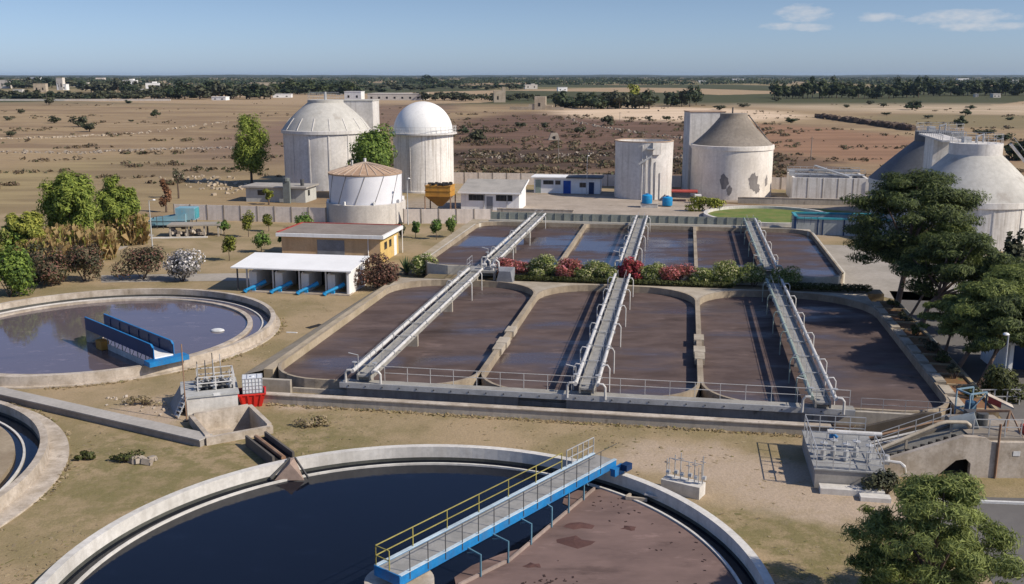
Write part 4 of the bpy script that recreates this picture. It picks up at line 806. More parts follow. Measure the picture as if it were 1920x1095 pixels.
# pump house with chimney by the left digester
ph = thing('pump_house', 'low pale pump house with flat roof and dark chimney below the left digester', 'building', tuple(at(462, 378)), R(-9))
b = MB(); b.bx(0, 10.0, 0, 5, 0, 2.3); b.build('wall', mat('pale grey green plaster', (.50, .50, .46), (.42, .42, .385), .5, .9, .2), ph)
b = MB(); b.bx(-.5, 10.4, -.5, 5.3, 2.3, 2.55); b.build('roof', M['slate'], ph)
b = MB(); b.bx(6.7, 7.8, -1.0, -.52, 0, 3.5); b.pipe([(7.25, -.7, 3.5), (7.25, -.7, 4.0)], .5, 10); b.build('chimney', mat('chimney grey', (.20, .22, .21), rough=.8), ph)
b = MB(); b.pipe([(9.0, 1.5, 2.5), (9.0, 1.5, 3.6)], .3, 10); b.build('vent', M['dark_steel'], ph)
b = MB(); b.bx(10.003, 10.04, 1.2, 2.0, 1.0, 1.9); b.bx(2.0, 3.2, -.04, -.003, 1.1, 1.9); b.build('window', M['glass'], ph)
# white building with grey shed roof, behind the left of the rear basin
wb = thing('workshop', 'white workshop with sloping grey roof beside the orange hopper', 'building', W(-33.2, 145.3, 0), -TH)
b = MB(); b.prism([(0, 0), (8.9, 0), (8.9, 6.5), (0, 6.5)], 0, 2.55); b.build('wall', M['white'], wb)
b = MB(); b.add([(8.75, .1, 2.55), (8.75, 6.4, 2.55), (8.75, 6.4, 3.75), (8.9, .1, 2.55), (8.9, 6.4, 2.55), (8.9, 6.4, 3.75)], [(0, 1, 2), (3, 5, 4), (0, 2, 5, 3), (1, 4, 5, 2)]); b.build('gable', M['white'], wb)
b = MB(); b.add([(-.4, -.5, 2.6), (9.3, -.5, 2.6), (9.3, 6.9, 3.85), (-.4, 6.9, 3.85), (-.4, -.5, 2.75), (9.3, -.5, 2.75), (9.3, 6.9, 4.0), (-.4, 6.9, 4.0)], [(3, 2, 1, 0), (4, 5, 6, 7), (0, 1, 5, 4), (1, 2, 6, 5), (2, 3, 7, 6), (3, 0, 4, 7)]); b.build('roof', M['slate'], wb)
b = MB(); b.bx(-.4, 9.3, -.56, -.503, 2.55, 2.78); b.bar((9.33, -.5, 2.72), (9.33, 6.9, 3.97), .08, .3); b.build('fascia', M['white_metal'], wb)
for x in (1.2, 5.4): window(wb, x, x + 2.5, 1.45, 2.35, 0, M['dark_steel'], 3)
b = MB(); b.bx(3.95, 4.9, -.04, -.003, 0, 2.1); b.build('door', M['door_grey'], wb)
b = MB(); b.pipe([(7.1, -.1, 2.5), (7.1, -.1, 0)], .06, 6); b.pipe([(3.6, -.1, 2.5), (3.6, -.1, 0)], .06, 6); b.build('downpipe', M['steel'], wb)
# orange sludge hopper on legs
hp = thing('hopper', 'orange sludge hopper on steel legs left of the white workshop', 'hopper', W(-36.0, 143.6, 0), -TH)
x0, x1, y0, y1 = -1.9, 1.9, -1.5, 1.5
b = MB(); b.bx(x0, x1, y0, y1, 2.3, 3.9)
for z in (2.3, 3.1, 3.8): b.bx(x0 - .08, x1 + .08, y0 - .08, y1 + .08, z, z + .12)
b.build('bin', M['ochre'], hp)
b = MB(); b.add([(x0, y0, 2.3), (x1, y0, 2.3), (x1, y1, 2.3), (x0, y1, 2.3), (-.35, -.35, .75), (.35, -.35, .75), (.35, .35, .75), (-.35, .35, .75)], [(0, 1, 5, 4), (1, 2, 6, 5), (2, 3, 7, 6), (3, 0, 4, 7), (4, 5, 6, 7)]); b.build('funnel', mat('brown hopper paint', (.30, .16, .04), (.22, .11, .03), .8, .7, .3), hp)
for sx in (-1, 1):
    for sy in (-1, 1): b = MB(); b.bar((sx * 1.95, sy * 1.55, 0), (sx * 1.95, sy * 1.55, 2.4), .16, .16); b.build('leg', M['rust'], hp)
b = MB(); rnd = random.Random(3)
for k in range(40): b.box((rnd.uniform(-1.8, 1.8), rnd.uniform(-1.4, 1.4), 3.95 + rnd.uniform(0, .2)), (.4, .35, .2), rnd.uniform(0, 3))
b.build('sludge_heap', M['dark'], hp)
b = MB(); railing(b, (x0, y0 - .1, 3.9), (x1, y0 - .1, 3.9), .35, .9, (1,), .03); b.build('rail', M['dark_steel'], hp)
# white and blue shed
bs = thing('site_hut', 'long white hut with a bright blue door before the rear wall', 'hut', W(-25.6, 168.9, 0), -TH)
b = MB(); b.bx(0, 11.4, 0, 3.6, 0, 2.65); b.build('wall', M['white'], bs)
b = MB(); b.bx(-.5, 5.6, -.5, 4, 2.65, 2.83); b.build('roof', M['white_metal'], bs)
b = MB(); b.bx(5.603, 11.8, -.5, 4, 2.66, 2.86); b.build('dark_roof', M['dark_steel'], bs)
b = MB(); b.bx(5.1, 6.4, -.05, -.003, 0, 2.2); b.build('door', M['door_blue'], bs)
window(bs, 1.6, 3.4, 1.5, 2.2, 0); window(bs, 3.7, 4.6, 1.5, 2.2, 0); window(bs, 7.9, 9.0, 1.1, 1.9, 0)
b = MB(); b.bx(9.5, 10.4, -.05, -.003, 0, 2.0); b.build('door', M['navy'], bs)
b = MB(); b.bx(.25, 1.2, -.05, -.003, 0, 2.3); b.build('recess', M['green_pipe'], bs)
# ------------------------------------------------------------------ precast walls
def panel_wall(label, p0, p1, h, step=2.0):
    d = Vector((p1[0] - p0[0], p1[1] - p0[1], 0)); Ln = d.length; r = thing('boundary_wall', label, 'wall', (p0[0], p0[1], 0), math.atan2(d.y, d.x))
    b = MB(); b.bx(0, Ln, -.05, .05, 0, h); b.build('wall_panel', M['panel'], r)
    n = max(1, round(Ln / step)); b = MB()
    for k in range(n + 1): b.bx(Ln * k / n - .08, Ln * k / n + .08, -.09, .09, 0, h + .06)
    b.build('wall_post', M['post'], r); return r
pw = at(328, 411), at(612, 419), at(757, 419), at(922, 419)
panel_wall('beige precast wall left of the gas holder behind the young trees', pw[0], pw[1], 2.15, 2.6)
panel_wall('beige precast wall from the gas holder to the rear basin', pw[2], pw[3], 2.0, 2.6)
panel_wall('beige rear boundary wall between the domed tank and the silo', W(-46, 181), W(-8.5, 181.8), 2.1, 2.6)
panel_wall('beige rear boundary wall between the silo and the middle digester', W(-6.5, 182), W(2.5, 182), 2.1, 2.6)
panel_wall('beige rear boundary wall right of the middle digester', W(12, 182), W(32, 181), 2.1, 2.6)
gw = thing('low_wall', 'broken low grey wall in the yard behind the rear basin', 'wall', W(-26.5, 139.2, 0), -TH)
b = MB(); b.bx(0, 11.0, 0, .4, 0, 1.1); b.build('wall', M['concrete'], gw); b = MB(); b.bx(0, 11.2, -.05, .46, 1.1, 1.2); b.build('coping', M['rim_rough'], gw)
# ------------------------------------------------------------------ red canopy, blue drums, yard clutter
rc = thing('canopy', 'faded red flat canopy on thin posts between the silo and the middle digester', 'canopy', tuple(at(1258, 378)), -TH)
b = MB(); b.bx(0, 4.2, 0, 3, 1.5, 1.66); b.build('roof', M['red_roof'], rc)
b = MB()
for x in (.1, 4.0):
    for y in (.1, 2.8): b.bx(x, x + .12, y, y + .12, 0, 1.5)
b.build('post', M['dark_steel'], rc)
cb = thing('cabinet', 'small white cabinet beside the red canopy', 'cabinet', tuple(at(1309, 381)), 0)
b = MB(); b.bx(-.5, .5, 0, .8, 0, 1.35); b.build('case', M['white'], cb); b = MB(); b.bx(-.25, .2, -.04, -.003, .6, 1.1); b.build('opening', M['dark'], cb)
for k, (px, py, zb) in enumerate(((1213, 381, .65), (1251, 385, 0.15))):
    q = at(px, py, zb); dm = thing('drum', ['blue plastic drum on a pale block before the silo', 'blue plastic drum on the ground right of the silo'][k], 'drum', tuple(q), 0, 'blue drums before the silo')
    b = MB(); b.lathe([(0, 0), (.78, 0), (.8, .1), (.8, .65), (.84, .7), (.8, .75), (.8, 1.2), (.6, 1.35), (.22, 1.38), (.22, 1.48), (0, 1.48)], 28); b.build('barrel', M['drum'], dm, True)
    b = MB(); b.lathe([(0, .08), (.26, .07), (.26, 0)], 18, (0, 0, 1.45)); b.build('lid', M['blue'], dm, True)
db = thing('block', 'pale concrete block under the left blue drum', 'block', tuple(at(1217, 390)), -TH)
b = MB(); b.bx(-1.3, 1.3, 0, 1.8, 0, .62); b.build('plinth', M['rim'], db); b = MB(); b.bx(-1.35, 1.35, -.05, 1.85, .62, .66); b.build('top', M['rim_rough'], db)
# ------------------------------------------------------------------ blue thickener by the left reeds
tk = thing('screening_unit', 'faded light blue steel screening unit by the reeds at the left wall', 'machine', tuple(at(275, 428)), R(2))
b = MB(); b.add([(0, 0, .4), (5.2, 0, .4), (5.2, 2.2, .4), (0, 2.2, .4), (0, 0, 1.1), (5.2, 0, 1.9), (5.2, 2.2, 1.9), (0, 2.2, 1.1)], [(3, 2, 1, 0), (0, 1, 5, 4), (1, 2, 6, 5), (2, 3, 7, 6), (3, 0, 4, 7)])
b.bx(0, 5.2, -.08, .0, .95, 1.1); b.build('trough', M['lightblue'], tk)
b = MB(); b.bx(3.8, 6.3, .4, 2.6, 1.0, 2.6); b.build('housing', M['lightblue'], tk)
b = MB(); b.bx(6.303, 6.4, .6, 2.4, 1.2, 2.5); b.pipe([(4.9, .35, 1.6), (4.9, .1, 1.6)], .25, 10); b.build('hatch', M['teal'], tk)
b = MB()
for x in (.3, 2.2, 4.2, 6.0): b.bar((x, .2, 0), (x, .2, 1.2), .12, .12); b.bar((x, 2.2, 0), (x, 2.2, 1.2), .12, .12)
railing(b, (0, -.6, .0), (2.4, -.6, .0), 1.7, .8, r=.03); b.build('stand', M['dark_steel'], tk)
pf = thing('platform', 'grey concrete platform on posts in front of the light blue unit', 'platform', tuple(at(322, 445)), R(6))
b = MB(); b.bx(-.5, 6.0, 0, 2.6, 1.35, 1.55); b.build('deck', M['paving'], pf)
b = MB()
for x in (-.3, 1.8, 3.9, 5.6):
    for y in (.2, 2.2): b.bx(x, x + .2, y, y + .2, 0, 1.35)
b.build('post', M['concrete'], pf)
b = MB(); rnd = random.Random(9)
for k in range(26): b.box((rnd.uniform(-.2, 4.5), rnd.uniform(.3, 2), rnd.uniform(.1, .9)), (.5, .4, .35), rnd.uniform(0, 3))
b.build('stored_pipes', M['rim_rough'], pf)
b = MB(); b.bx(-2.5, 4.5, -.9, -.3, 0, .12); b.build('kerb', M['rim'], pf)
# ------------------------------------------------------------------ valve chamber, tank, crate and pit, left of the basins
vc = thing('valve_chamber', 'pale concrete valve chamber topped with rails and valve wheels, beside the red crate', 'valve chamber', tuple(at(352, 781)), R(19))
b = MB(); b.prism([(0, 0), (2.95, 0), (2.95, 3.1), (-.3, 3.1)], 0, 1.12); b.build('chamber_wall', M['rim'], vc)
b = MB(); b.add([(-.02, .3, 1.1), (-.32, 3.0, 1.1), (-1.0, 2.8, .0), (-.75, .4, .0)], [(0, 1, 2, 3)]); b.build('slope_panel', M['slate'], vc)
b = MB(); b.bx(-.1, 3.05, -.08, .9, 1.122, 1.24); b.bx(-.3, .6, .9, 3.2, 1.122, 1.24); b.bx(2.75, 3.05, .9, 3.2, 1.122, 1.24); b.bx(.6, 2.75, 2.8, 3.2, 1.122, 1.24); b.build('top_slab', mat('grey slab', (.46, .46, .44), (.38, .38, .365), .6, .85), vc)
b = MB(); b.bx(.6, 2.75, .9, 2.8, 1.122, 1.14); b.build('opening', M['dark'], vc)
b = MB(); railing(b, (.7, .85, 1.24), (2.8, .85, 1.24), .85, .9, r=.03); railing(b, (.7, 2.85, 1.24), (2.8, 2.85, 1.24), .85, .9, r=.03); railing(b, (2.85, .85, 1.24), (2.85, 2.85, 1.24), .85, .9, r=.03); b.build('railing', M['pipe'], vc)
rnd = random.Random(12)
for k in range(9):
    x, y = .75 + (k % 5) * .46, 1.25 + (k // 5) * .95; hh = rnd.uniform(1.2, 2.3)
    b = MB(); b.pipe([(x, y, 1.12), (x, y, 1.12 + hh)], .03, 6); b.pipe([(x, y, 1.2), (x, y, 1.75)], .11, 8); b.pipe([(x, y, 1.6), (x, y, 1.66)], .19, 10); b.pipe([(x - .26, y, 1.4), (x + .26, y, 1.4)], .08, 8); b.build('valve', M['dark_steel'] if k % 2 else M['steel'], vc, True)
b = MB(); b.bar((-.75, .2, .05), (-.15, .35, 1.25), .07, .07); b.bar((-.55, -.25, .05), (.05, -.1, 1.25), .07, .07)
for k in range(5): f = (k + .5) / 5; b.bar((-.75 + .6 * f, .2 + .15 * f, .05 + 1.2 * f), (-.55 + .6 * f, -.25 + .15 * f, .05 + 1.2 * f), .2, .04)
b.build('ladder', M['steel'], vc)
b = MB(); b.bx(1.55, 1.95, -.10, -.083, 1.14, 1.34); b.build('notice_plate', M['pipe_white'], vc)
cr = thing('crate', 'bright red plastic tub under the caged white liquid container', 'tub', tuple(at(473, 761)), R(14))
b = MB(); b.add([(-.58, -.2, .0), (.58, -.2, .0), (.58, .85, .0), (-.58, .85, .0), (-.82, -.38, .82), (.82, -.38, .82), (.82, 1.05, .82), (-.82, 1.05, .82)], [(3, 2, 1, 0), (0, 1, 5, 4), (1, 2, 6, 5), (2, 3, 7, 6), (3, 0, 4, 7)])
for k in range(4): x = -.55 + k * .36; b.bar((x * .82, -.24, .02), (x * 1.12, -.41, .8), .10, .06)
for s in (-1, 1): b.bar((s * .82, -.4, .84), (s * .82, 1.07, .84), .1, .08)
b.bar((-.86, -.38, .84), (.86, -.38, .84), .1, .08); b.bar((-.86, 1.05, .84), (.86, 1.05, .84), .1, .08); b.build('shell', M['red'], cr)
b = MB(); b.bx(-.70, .70, -.25, .95, .70, .72); b.build('inner_floor', M['dark'], cr)
ib = thing('liquid_container', 'white caged liquid container standing on the red tub', 'container', tuple(at(473, 761, 0) + Vector((0, .35, .74))), R(14))
b = MB(); b.bx(-.58, .58, -.48, .48, .14, 1.05); b.pipe([(0, 0, 1.05), (0, 0, 1.12)], .12, 12); b.build('bottle', M['pvc'], ib)
b = MB()
for x in [-.6 + .2 * k for k in range(7)]: b.bar((x, -.5, .12), (x, -.5, 1.06), .022, .022); b.bar((x, .5, .12), (x, .5, 1.06), .022, .022)
for y in [-.5 + .2 * k for k in range(6)]: b.bar((-.6, y, .12), (-.6, y, 1.06), .022, .022); b.bar((.6, y, .12), (.6, y, 1.06), .022, .022)
for z in (.14, .37, .6, .83, 1.06):
    for s in (-1, 1): b.bar((-.6, s * .5, z), (.6, s * .5, z), .022, .022); b.bar((s * .6, -.5, z), (s * .6, .5, z), .022, .022)
for x in (-.3, .3): b.bar((x, -.5, 1.07), (x, .5, 1.07), .03, .022)
b.build('cage', M['steel'], ib)
b = MB(); b.bx(-.6, .6, -.5, .5, 0, .03); b.bx(-.6, .6, -.5, .5, .09, .12)
for x in (-.5, 0, .5): b.bx(x - .08, x + .08, -.5, .5, .03, .09)
b.build('pallet', M['dark_steel'], ib)
PIT_O, PIT_R, PX, PY = Vector((-16.83, 51.33, 0)), R(31), 3.75, 4.1
pit = thing('open_pit', 'open square concrete pit below the valve chamber', 'pit', tuple(PIT_O), PIT_R)
b = MB(); t_ = .26; b.bx(0, PX, 0, t_, -1.6, .45); b.bx(0, t_, t_, PY, -1.6, .55); b.bx(PX - t_, PX, t_, PY, -1.6, .55); b.bx(t_, PX - t_, PY - t_, PY, -1.6, .62); b.build('pit_wall', M['rim_rough'], pit)
b = MB(); b.bx(t_, PX - t_, t_, PY - t_, -1.65, -1.5); b.bx(t_, 2.3, PY - t_ - .6, PY - t_ - .002, -1.5, -.55); b.bx(t_, 2.2, t_ + .002, .9, -1.5, -.75); b.build('pit_floor', M['rim_rough'], pit)
cw = thing('channel', 'long low covered concrete channel running left from the pit', 'channel', tuple(at(386, 834, 0)), math.atan2(58.75 - 50.64, -31.95 + 16.69))
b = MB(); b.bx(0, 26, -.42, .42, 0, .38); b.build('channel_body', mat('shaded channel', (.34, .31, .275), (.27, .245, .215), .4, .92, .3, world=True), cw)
b = MB(); b.bx(-.05, 26, -.50, .50, .38, .46); b.build('cover', mat('channel cover', (.44, .41, .37), (.36, .335, .30), .4, .92, world=True), cw)
po_ = thing('pole', 'thin rusty pole standing at the corner of the valve chamber', 'pole', tuple(at(350, 789)))
b = MB(); b.pipe([(0, 0, 0), (.02, 0, 4.7)], .035, 6); b.build('shaft', M['rust'], po_); b = MB(); b.bx(-.15, .15, -.15, .15, 0, .06); b.build('base_plate', M['dark_steel'], po_)
o = MB().bx(-.75, .75, -.28, .28, 0, .03).build('drain_cover', M['dark'], None, loc=tuple(at(590, 612))); o.rotation_euler.z = R(55); tag(o, 'dark drain opening in the grass beside the left basin edge', 'drain')
o = MB().bx(-.45, .45, -.09, .09, 0, .05).build('plank', M['line'], None, loc=tuple(at(547, 624))); o.rotation_euler.z = R(-10); tag(o, 'short pale plank lying in the grass near the left clarifier', 'plank')
# ------------------------------------------------------------------ screw pump station on the right
sw = thing('pump_station', 'concrete ramp pump station with sloping channels and arched opening, right foreground', 'pump station', tuple(at(1640, 893)), R(-2))
b = MB(); pr = [(0, 0), (3.05, 0), (4.0, .92), (4.5, 1.0), (4.75, .75), (4.75, 0), (13, 0), (13, 1.9), (5.7, 1.9), (5.35, 2.15), (4.3, 2.2), (0, .72)]
n = len(pr); b.add([(x, 0, z) for x, z in pr] + [(x, .3, z) for x, z in pr], [tuple(range(n)), tuple(range(n, 2 * n))[::-1]] + [((i + 1) % n, i, n + i, n + (i + 1) % n) for i in range(n)]); b.build('front_wall', M['rim_rough'], sw)
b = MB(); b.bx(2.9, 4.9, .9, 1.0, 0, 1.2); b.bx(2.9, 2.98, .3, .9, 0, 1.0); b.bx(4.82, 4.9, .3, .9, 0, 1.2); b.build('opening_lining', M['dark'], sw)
def slab(mb, x0, z0, x1, z1, y0, y1, th): mb.add([(x0, y0, z0), (x1, y0, z1), (x1, y1, z1), (x0, y1, z0), (x0, y0, z0 - th), (x1, y0, z1 - th), (x1, y1, z1 - th), (x0, y1, z0 - th)], [(0, 1, 2, 3), (7, 6, 5, 4), (0, 4, 5, 1), (1, 5, 6, 2), (2, 6, 7, 3), (3, 7, 4, 0)])
b = MB(); slab(b, .3, .30, 4.8, 2.0, 1.0, 2.2, .25); slab(b, -1.6, .30, .298, .30, 1.0, 2.2, .25); b.build('ramp', mat('weathered ramp', (.30, .28, .235), (.20, .185, .155), .7, .92, .3, (.10, .09, .07), .6), sw)
b = MB(); slab(b, .3, .12, 4.6, 1.45, .3, .98, .12); b.build('ramp_gap_shade', M['dark'], sw)  # near-black slab painting the shadow gap between front wall and ramp
b = MB(); slab(b, .2, .42, 4.7, 2.12, 2.22, 2.45, .7); b.build('ramp_parapet', mat('stained parapet', (.24, .21, .17), (.15, .13, .105), .7, .95, .3), sw)
b = MB(); slab(b, -1.8, .06, 5.0, .7, 2.46, 5.15, .05); b.build('trough_floor', mat('shade toned trough', (.060, .048, .038), (.04, .032, .026), .6, .8), sw)  # floor coloured very dark to paint in the trough's deep shade
b = MB(); slab(b, -1.0, .25, 4.3, 1.62, 5.15, 5.4, 1.4); slab(b, 4.302, 1.62, 5.2, 1.62, 5.15, 5.4, 1.6); b.build('rear_wall', mat('shade toned rear wall', (.13, .105, .08), (.085, .07, .055), .6, .95, .3), sw)  # dark brown is the wall's shade put into its colour
b = MB()
for k in range(9): x = 1.0 + k * .38; b.bx(x, x + .2, .5, .95, .3 + (x - .3) * .33, .62 + (x - .3) * .36)
b.build('screw_blades', M['dark'], sw)
b = MB(); b.bx(4.82, 7.4, .3, 3.8, 0, 2.05); b.bx(7.4, 13, 1.5, 4.6, 0, 1.55); b.build('head_block', mat('stained head block', (.33, .285, .235), (.22, .19, .155), .6, .95, .3, (.12, .1, .08), .6), sw)
b = MB(); b.pipe([(4.6, 2.3, 1.9), (5.7, 1.9, 2.35)], .5, 16); b.build('screw_casing', mat('casing grey', (.34, .37, .36), rough=.6), sw, True)
b = MB(); railing(b, (4.9, .45, 2.06), (7.3, .45, 2.06), .9, .8, r=.022); b.build('railing', M['steel'], sw); b = MB(); railing(b, (1.0, 2.34, .85), (4.5, 2.34, 2.2), .7, .9, r=.018); b.build('railing', M['steel'], sw)
for y_, z_ in ((2.9, .35), (3.4, .30), (4.2, .25)): b = MB(); b.pipe([(-1.4, y_, z_), (.2, y_, z_ + .05), (4.4, y_, z_ + 1.2), (5.4, y_, z_ + 1.3)], .07, 8); b.build('drain_pipe', M['rust'] if y_ > 4 else M['pipe'], sw, True)
b = MB(); b.bar((6.9, 1.2, 2.05), (7.1, 1.4, 3.1), .08, .08); b.bar((7.8, 1.0, 1.6), (7.1, 1.4, 3.1), .07, .07); b.bar((7.2, 2.3, 1.6), (7.1, 1.4, 3.1), .07, .07); b.bar((7.1, 1.4, 3.1), (5.6, 1.9, 2.9), .08, .12); b.build('rusty_tripod', M['rust'], sw)
b = MB(); b.pipe([(6.1, 2.2, 2.05), (6.1, 2.2, 2.7)], .28, 12); b.box((5.9, 3.0, 2.3), (.7, .5, .5)); b.build('drive_motor', M['dark_steel'], sw, True)
b = MB(); b.bx(8.3, 9.6, 2.0, 2.6, 1.55, 2.0); b.build('red_box', M['red_roof'], sw)
b = MB(); b.pipe([(6.0, -.06, 0), (6.0, -.06, 2.9)], .06, 6); b.build('post', M['rust'], sw); b = MB(); b.bx(8.1, 8.55, -.02, .2, 0, 1.89); b.build('buttress', M['concrete'], sw)
b = MB(); b.bx(6.8, 7.15, -.02, -.003, 1.2, 1.45); b.build('notice_plate', M['pipe_white'], sw)
bpp = thing('pressure_pipe', 'thick pale pipe climbing along the ramp of the pump station', 'pipe', (0, 0, 0))
b = MB(); b.pipe([at(1560, 846, .75), at(1622, 850, .7), at(1640, 846, .8), at(1762, 794, 2.42), at(1775, 791, 2.46), at(1812, 792, 2.46), at(1818, 797, 2.3), at(1818, 806, 1.8)], .10, 12); b.build('pipe_run', M['coping'], bpp, True)
for px, py, z in ((1600, 849, .7), (1700, 820, 1.6), (1785, 791, 2.4)): b = MB(); q = at(px, py, z); b.bar(q, Vector((q.x, q.y, .0)), .12, .12); b.build('support', M['concrete'], bpp)
hm = thing('hoist_frame', 'blue grey steel hoist frame with a faded red sloping cover behind the pump station', 'machine', tuple(at(1812, 815)), R(20))
b = MB()
for x in (0, 1.2):
    for y in (0, 1.0): b.bar((x, y, 0), (x, y, 2.4), .07, .07)
for z in (1.3, 2.4): b.bar((0, 0, z), (1.2, 0, z), .08, .08); b.bar((0, 1, z), (1.2, 1, z), .08, .08); b.bar((0, 0, z), (0, 1, z), .08, .08)
b.bar((0, 0, 1.3), (1.2, 0, 2.4), .05, .05); b.build('frame', mat('blue grey steel', (.22, .33, .40), rough=.6), hm)
b = MB(); b.add([(1.0, -.3, 2.3), (2.0, -1.2, 1.75), (2.4, -.7, 1.75), (1.4, .2, 2.3), (1.0, -.3, 2.2), (2.0, -1.2, 1.65), (2.4, -.7, 1.65), (1.4, .2, 2.2)], [(0, 1, 2, 3), (7, 6, 5, 4), (0, 4, 5, 1), (1, 5, 6, 2), (2, 6, 7, 3), (3, 7, 4, 0)]); b.build('cover', M['rim_rough'], hm)
b = MB(); b.add([(.98, -.32, 2.28), (1.5, -.78, 2.0), (1.5, -.78, 1.65), (.98, -.32, 1.9)], [(0, 3, 2, 1)]); b.build('red_flap', M['red_roof'], hm)
b = MB(); b.lathe([(0, 1.9), (.3, 1.8), (.35, .9), (.2, .5), (0, .5)], 14, (.5, .4, 0)); b.build('motor', mat('motor blue', (.05, .12, .2), rough=.5), hm, True)
vp = thing('valve_chamber', 'grey railed valve platform at the foot of the pump station ramp', 'valve chamber', W(6.9, 47.6, 0), -TH)
b = MB(); b.bx(0, 3.3, 0, 5.4, 0, .95); b.build('chamber_wall', M['slate'], vp)
b = MB(); b.bx(-.06, 3.36, -.06, 5.46, .95, 1.02); b.build('top_slab', mat('platform plate', (.33, .33, .32), (.24, .24, .235), .8, .7), vp)
b = MB()
for y in (0.05, 2.6, 5.3): railing(b, (.05, y, 1.02), (3.2, y, 1.02), .95, .75, (1, .66, .33), .022)
railing(b, (.05, .05, 1.02), (.05, 5.3, 1.02), .95, 1.0, (1, .5), .02); railing(b, (3.2, .05, 1.02), (3.2, 2.6, 1.02), .95, 1.0, (1, .5), .02); b.build('railing', M['steel'], vp)
b = MB(); b.pipe([(.9, 3.0, 1.9), (3.6, 3.0, 1.9)], .12, 10); b.build('pipe_run', M['pipe'], vp, True)
for k in range(5):
    x, y = .5 + k * .55, 1.2 + (k % 2) * .5; b = MB(); b.pipe([(x, y, 1.0), (x, y, 2.1)], .035, 6); b.pipe([(x, y, 1.1), (x, y, 1.6)], .13, 8); b.pipe([(x, y, 1.9), (x, y, 1.95)], .2, 10); b.build('valve', M['steel'], vp, True)
b = MB(); b.box((1.3, 4.2, 1.3), (.2, .2, .6)); b.pipe([(1.3, 4.2, 1.45), (1.6, 4.05, 1.2)], .09, 8); b.build('blue_actuator', M['blue'], vp)
b = MB(); b.bx(.2, 3.2, -.75, -.08, 0, .3); b.bx(2.0, 3.4, -1.3, -.76, 0, .22); b.build('step', M['rim'], vp)
gn = thing('goose_neck', 'pale goose neck pipe bending down beside the railed valve platform', 'pipe', (0, 0, 0))
b = MB(); b.pipe([at(1640, 868, .9), at(1660, 864, 1.05), at(1688, 868, 1.0), at(1695, 874, .9), at(1697, 886, .3)], .09, 8); b.build('pipe_run', M['pipe'], gn, True)
b = MB(); q = at(1661, 864, 1.0); b.lathe([(0, .3), (.16, .3), (.2, .05), (.2, -.15)], 12, tuple(q)); b.build('valve_head', M['steel'], gn, True)
# right edge: railing, garage, lamp
fr = thing('guard_rail', 'grey guard rail before the dark shrub at the right', 'railing', tuple(at(1815, 760)), R(2))
b = MB(); railing(b, (0, 0, 0), (3.2, 0, 0), 1.0, .9, r=.03); b.build('rail', M['steel'], fr)
gr_ = thing('garage', 'dark open garage cut by the right edge of the picture', 'garage', tuple(at(1888, 712)), R(-6))
b = MB(); b.bx(0, .25, 0, 5, 0, 2.5); b.bx(.25, 6, 4.8, 5, 0, 2.5); b.bx(2.9, 3.1, 0, .3, 0, 2.5); b.build('wall', M['white'], gr_); b = MB(); b.bx(-.3, 6.2, -.4, 5.2, 2.5, 2.68); b.build('roof', M['white_metal'], gr_); b = MB(); b.bx(.3, 6, 2.5, 2.6, 0, 2.45); b.build('dark_back', M['navy'], gr_)
def lamp_post(label, base, h, arm=1.0, rot=0, globe=False):
    r = thing('street_lamp', label, 'street lamp', tuple(base), rot)
    b = MB(); b.pipe([(0, 0, 0), (0, 0, h * .5), (0, 0, h)], [.075, .06, .045], 8); b.pipe([(0, 0, 0), (0, 0, .4)], .11, 8); b.build('pole', M['lamp'], r, True)
    b = MB(); b.bar((0, 0, h), (arm, 0, h + .12), .05, .05); hd = b.build('arm', M['lamp'], r)
    b = MB(); b.lathe([(0, .1), (.14, .06), (.2, -.02), (.12, -.08), (0, -.08)], 12, (arm + .1, 0, h + .1)); b.build('lamp_head', M['white'], hd, True)
lamp_post('pale street lamp beside the dark shrub at the right edge', at(1877, 754), 4.3, -.25)
lamp_post('slim street lamp by the light blue unit at the left', at(286, 465), 5.6, .5)
lamp_post('slim street lamp standing before the gas holder on its right', at(765, 421), 6.2, .15)
lamp_post('slim street lamp in the yard left of the silo', at(1100, 365), 6.5, .1)
# ------------------------------------------------------------------ vegetation
import numpy as np
def leaf_arrays(clumps, n, size, seed, flat=.0, stretch=1.0, shell=.5, upright=0.0):
    g_ = np.random.default_rng(seed); cl = np.array(clumps, float)       # x y z rx ry rz
    wgt = (cl[:, 3] * cl[:, 4] + cl[:, 3] * cl[:, 5]); idx = g_.choice(len(cl), n, p=wgt / wgt.sum()); c = cl[idx]
    d = g_.normal(size=(n, 3)); d /= np.linalg.norm(d, axis=1)[:, None]
    p = c[:, :3] + d * c[:, 3:] * (shell + (1 - shell) * g_.random((n, 1)) ** .6)
    c0 = (cl[:, :3] * wgt[:, None]).sum(0) / wgt.sum(); gd = (p - c0) / (np.abs(p - c0).max(0) + 1e-6) if len(cl) < 400 else d
    nr = d * .75 + gd * .75 + g_.normal(size=(n, 3)) * .38 + np.array([0, 0, .2 + flat]); nr /= np.linalg.norm(nr, axis=1)[:, None]
    a = g_.normal(size=(n, 3)); 
    if upright: a = a * (1 - upright) + np.array([0, 0, 1.]) * upright
    u = a - nr * (a * nr).sum(1)[:, None]; u /= np.linalg.norm(u, axis=1)[:, None] + 1e-9; w_ = np.cross(nr, u)
    s = size * (.55 + .9 * g_.random((n, 1))); u = u * s * stretch; w_ = w_ * s / stretch
    bend = nr * s * .25
    V = np.stack([p - u * .5, p + w_ * .42 - bend * .2, p + u * .5 - bend, p - w_ * .42 - bend * .2], 1).reshape(-1, 3)
    return V, np.arange(4 * n).reshape(-1, 4)
def leaf_mesh(name, V, Fc, m):
    me = bpy.data.meshes.new(name); me.from_pydata(V.tolist(), [], Fc.tolist()); me.materials.append(m); me.update(); return me
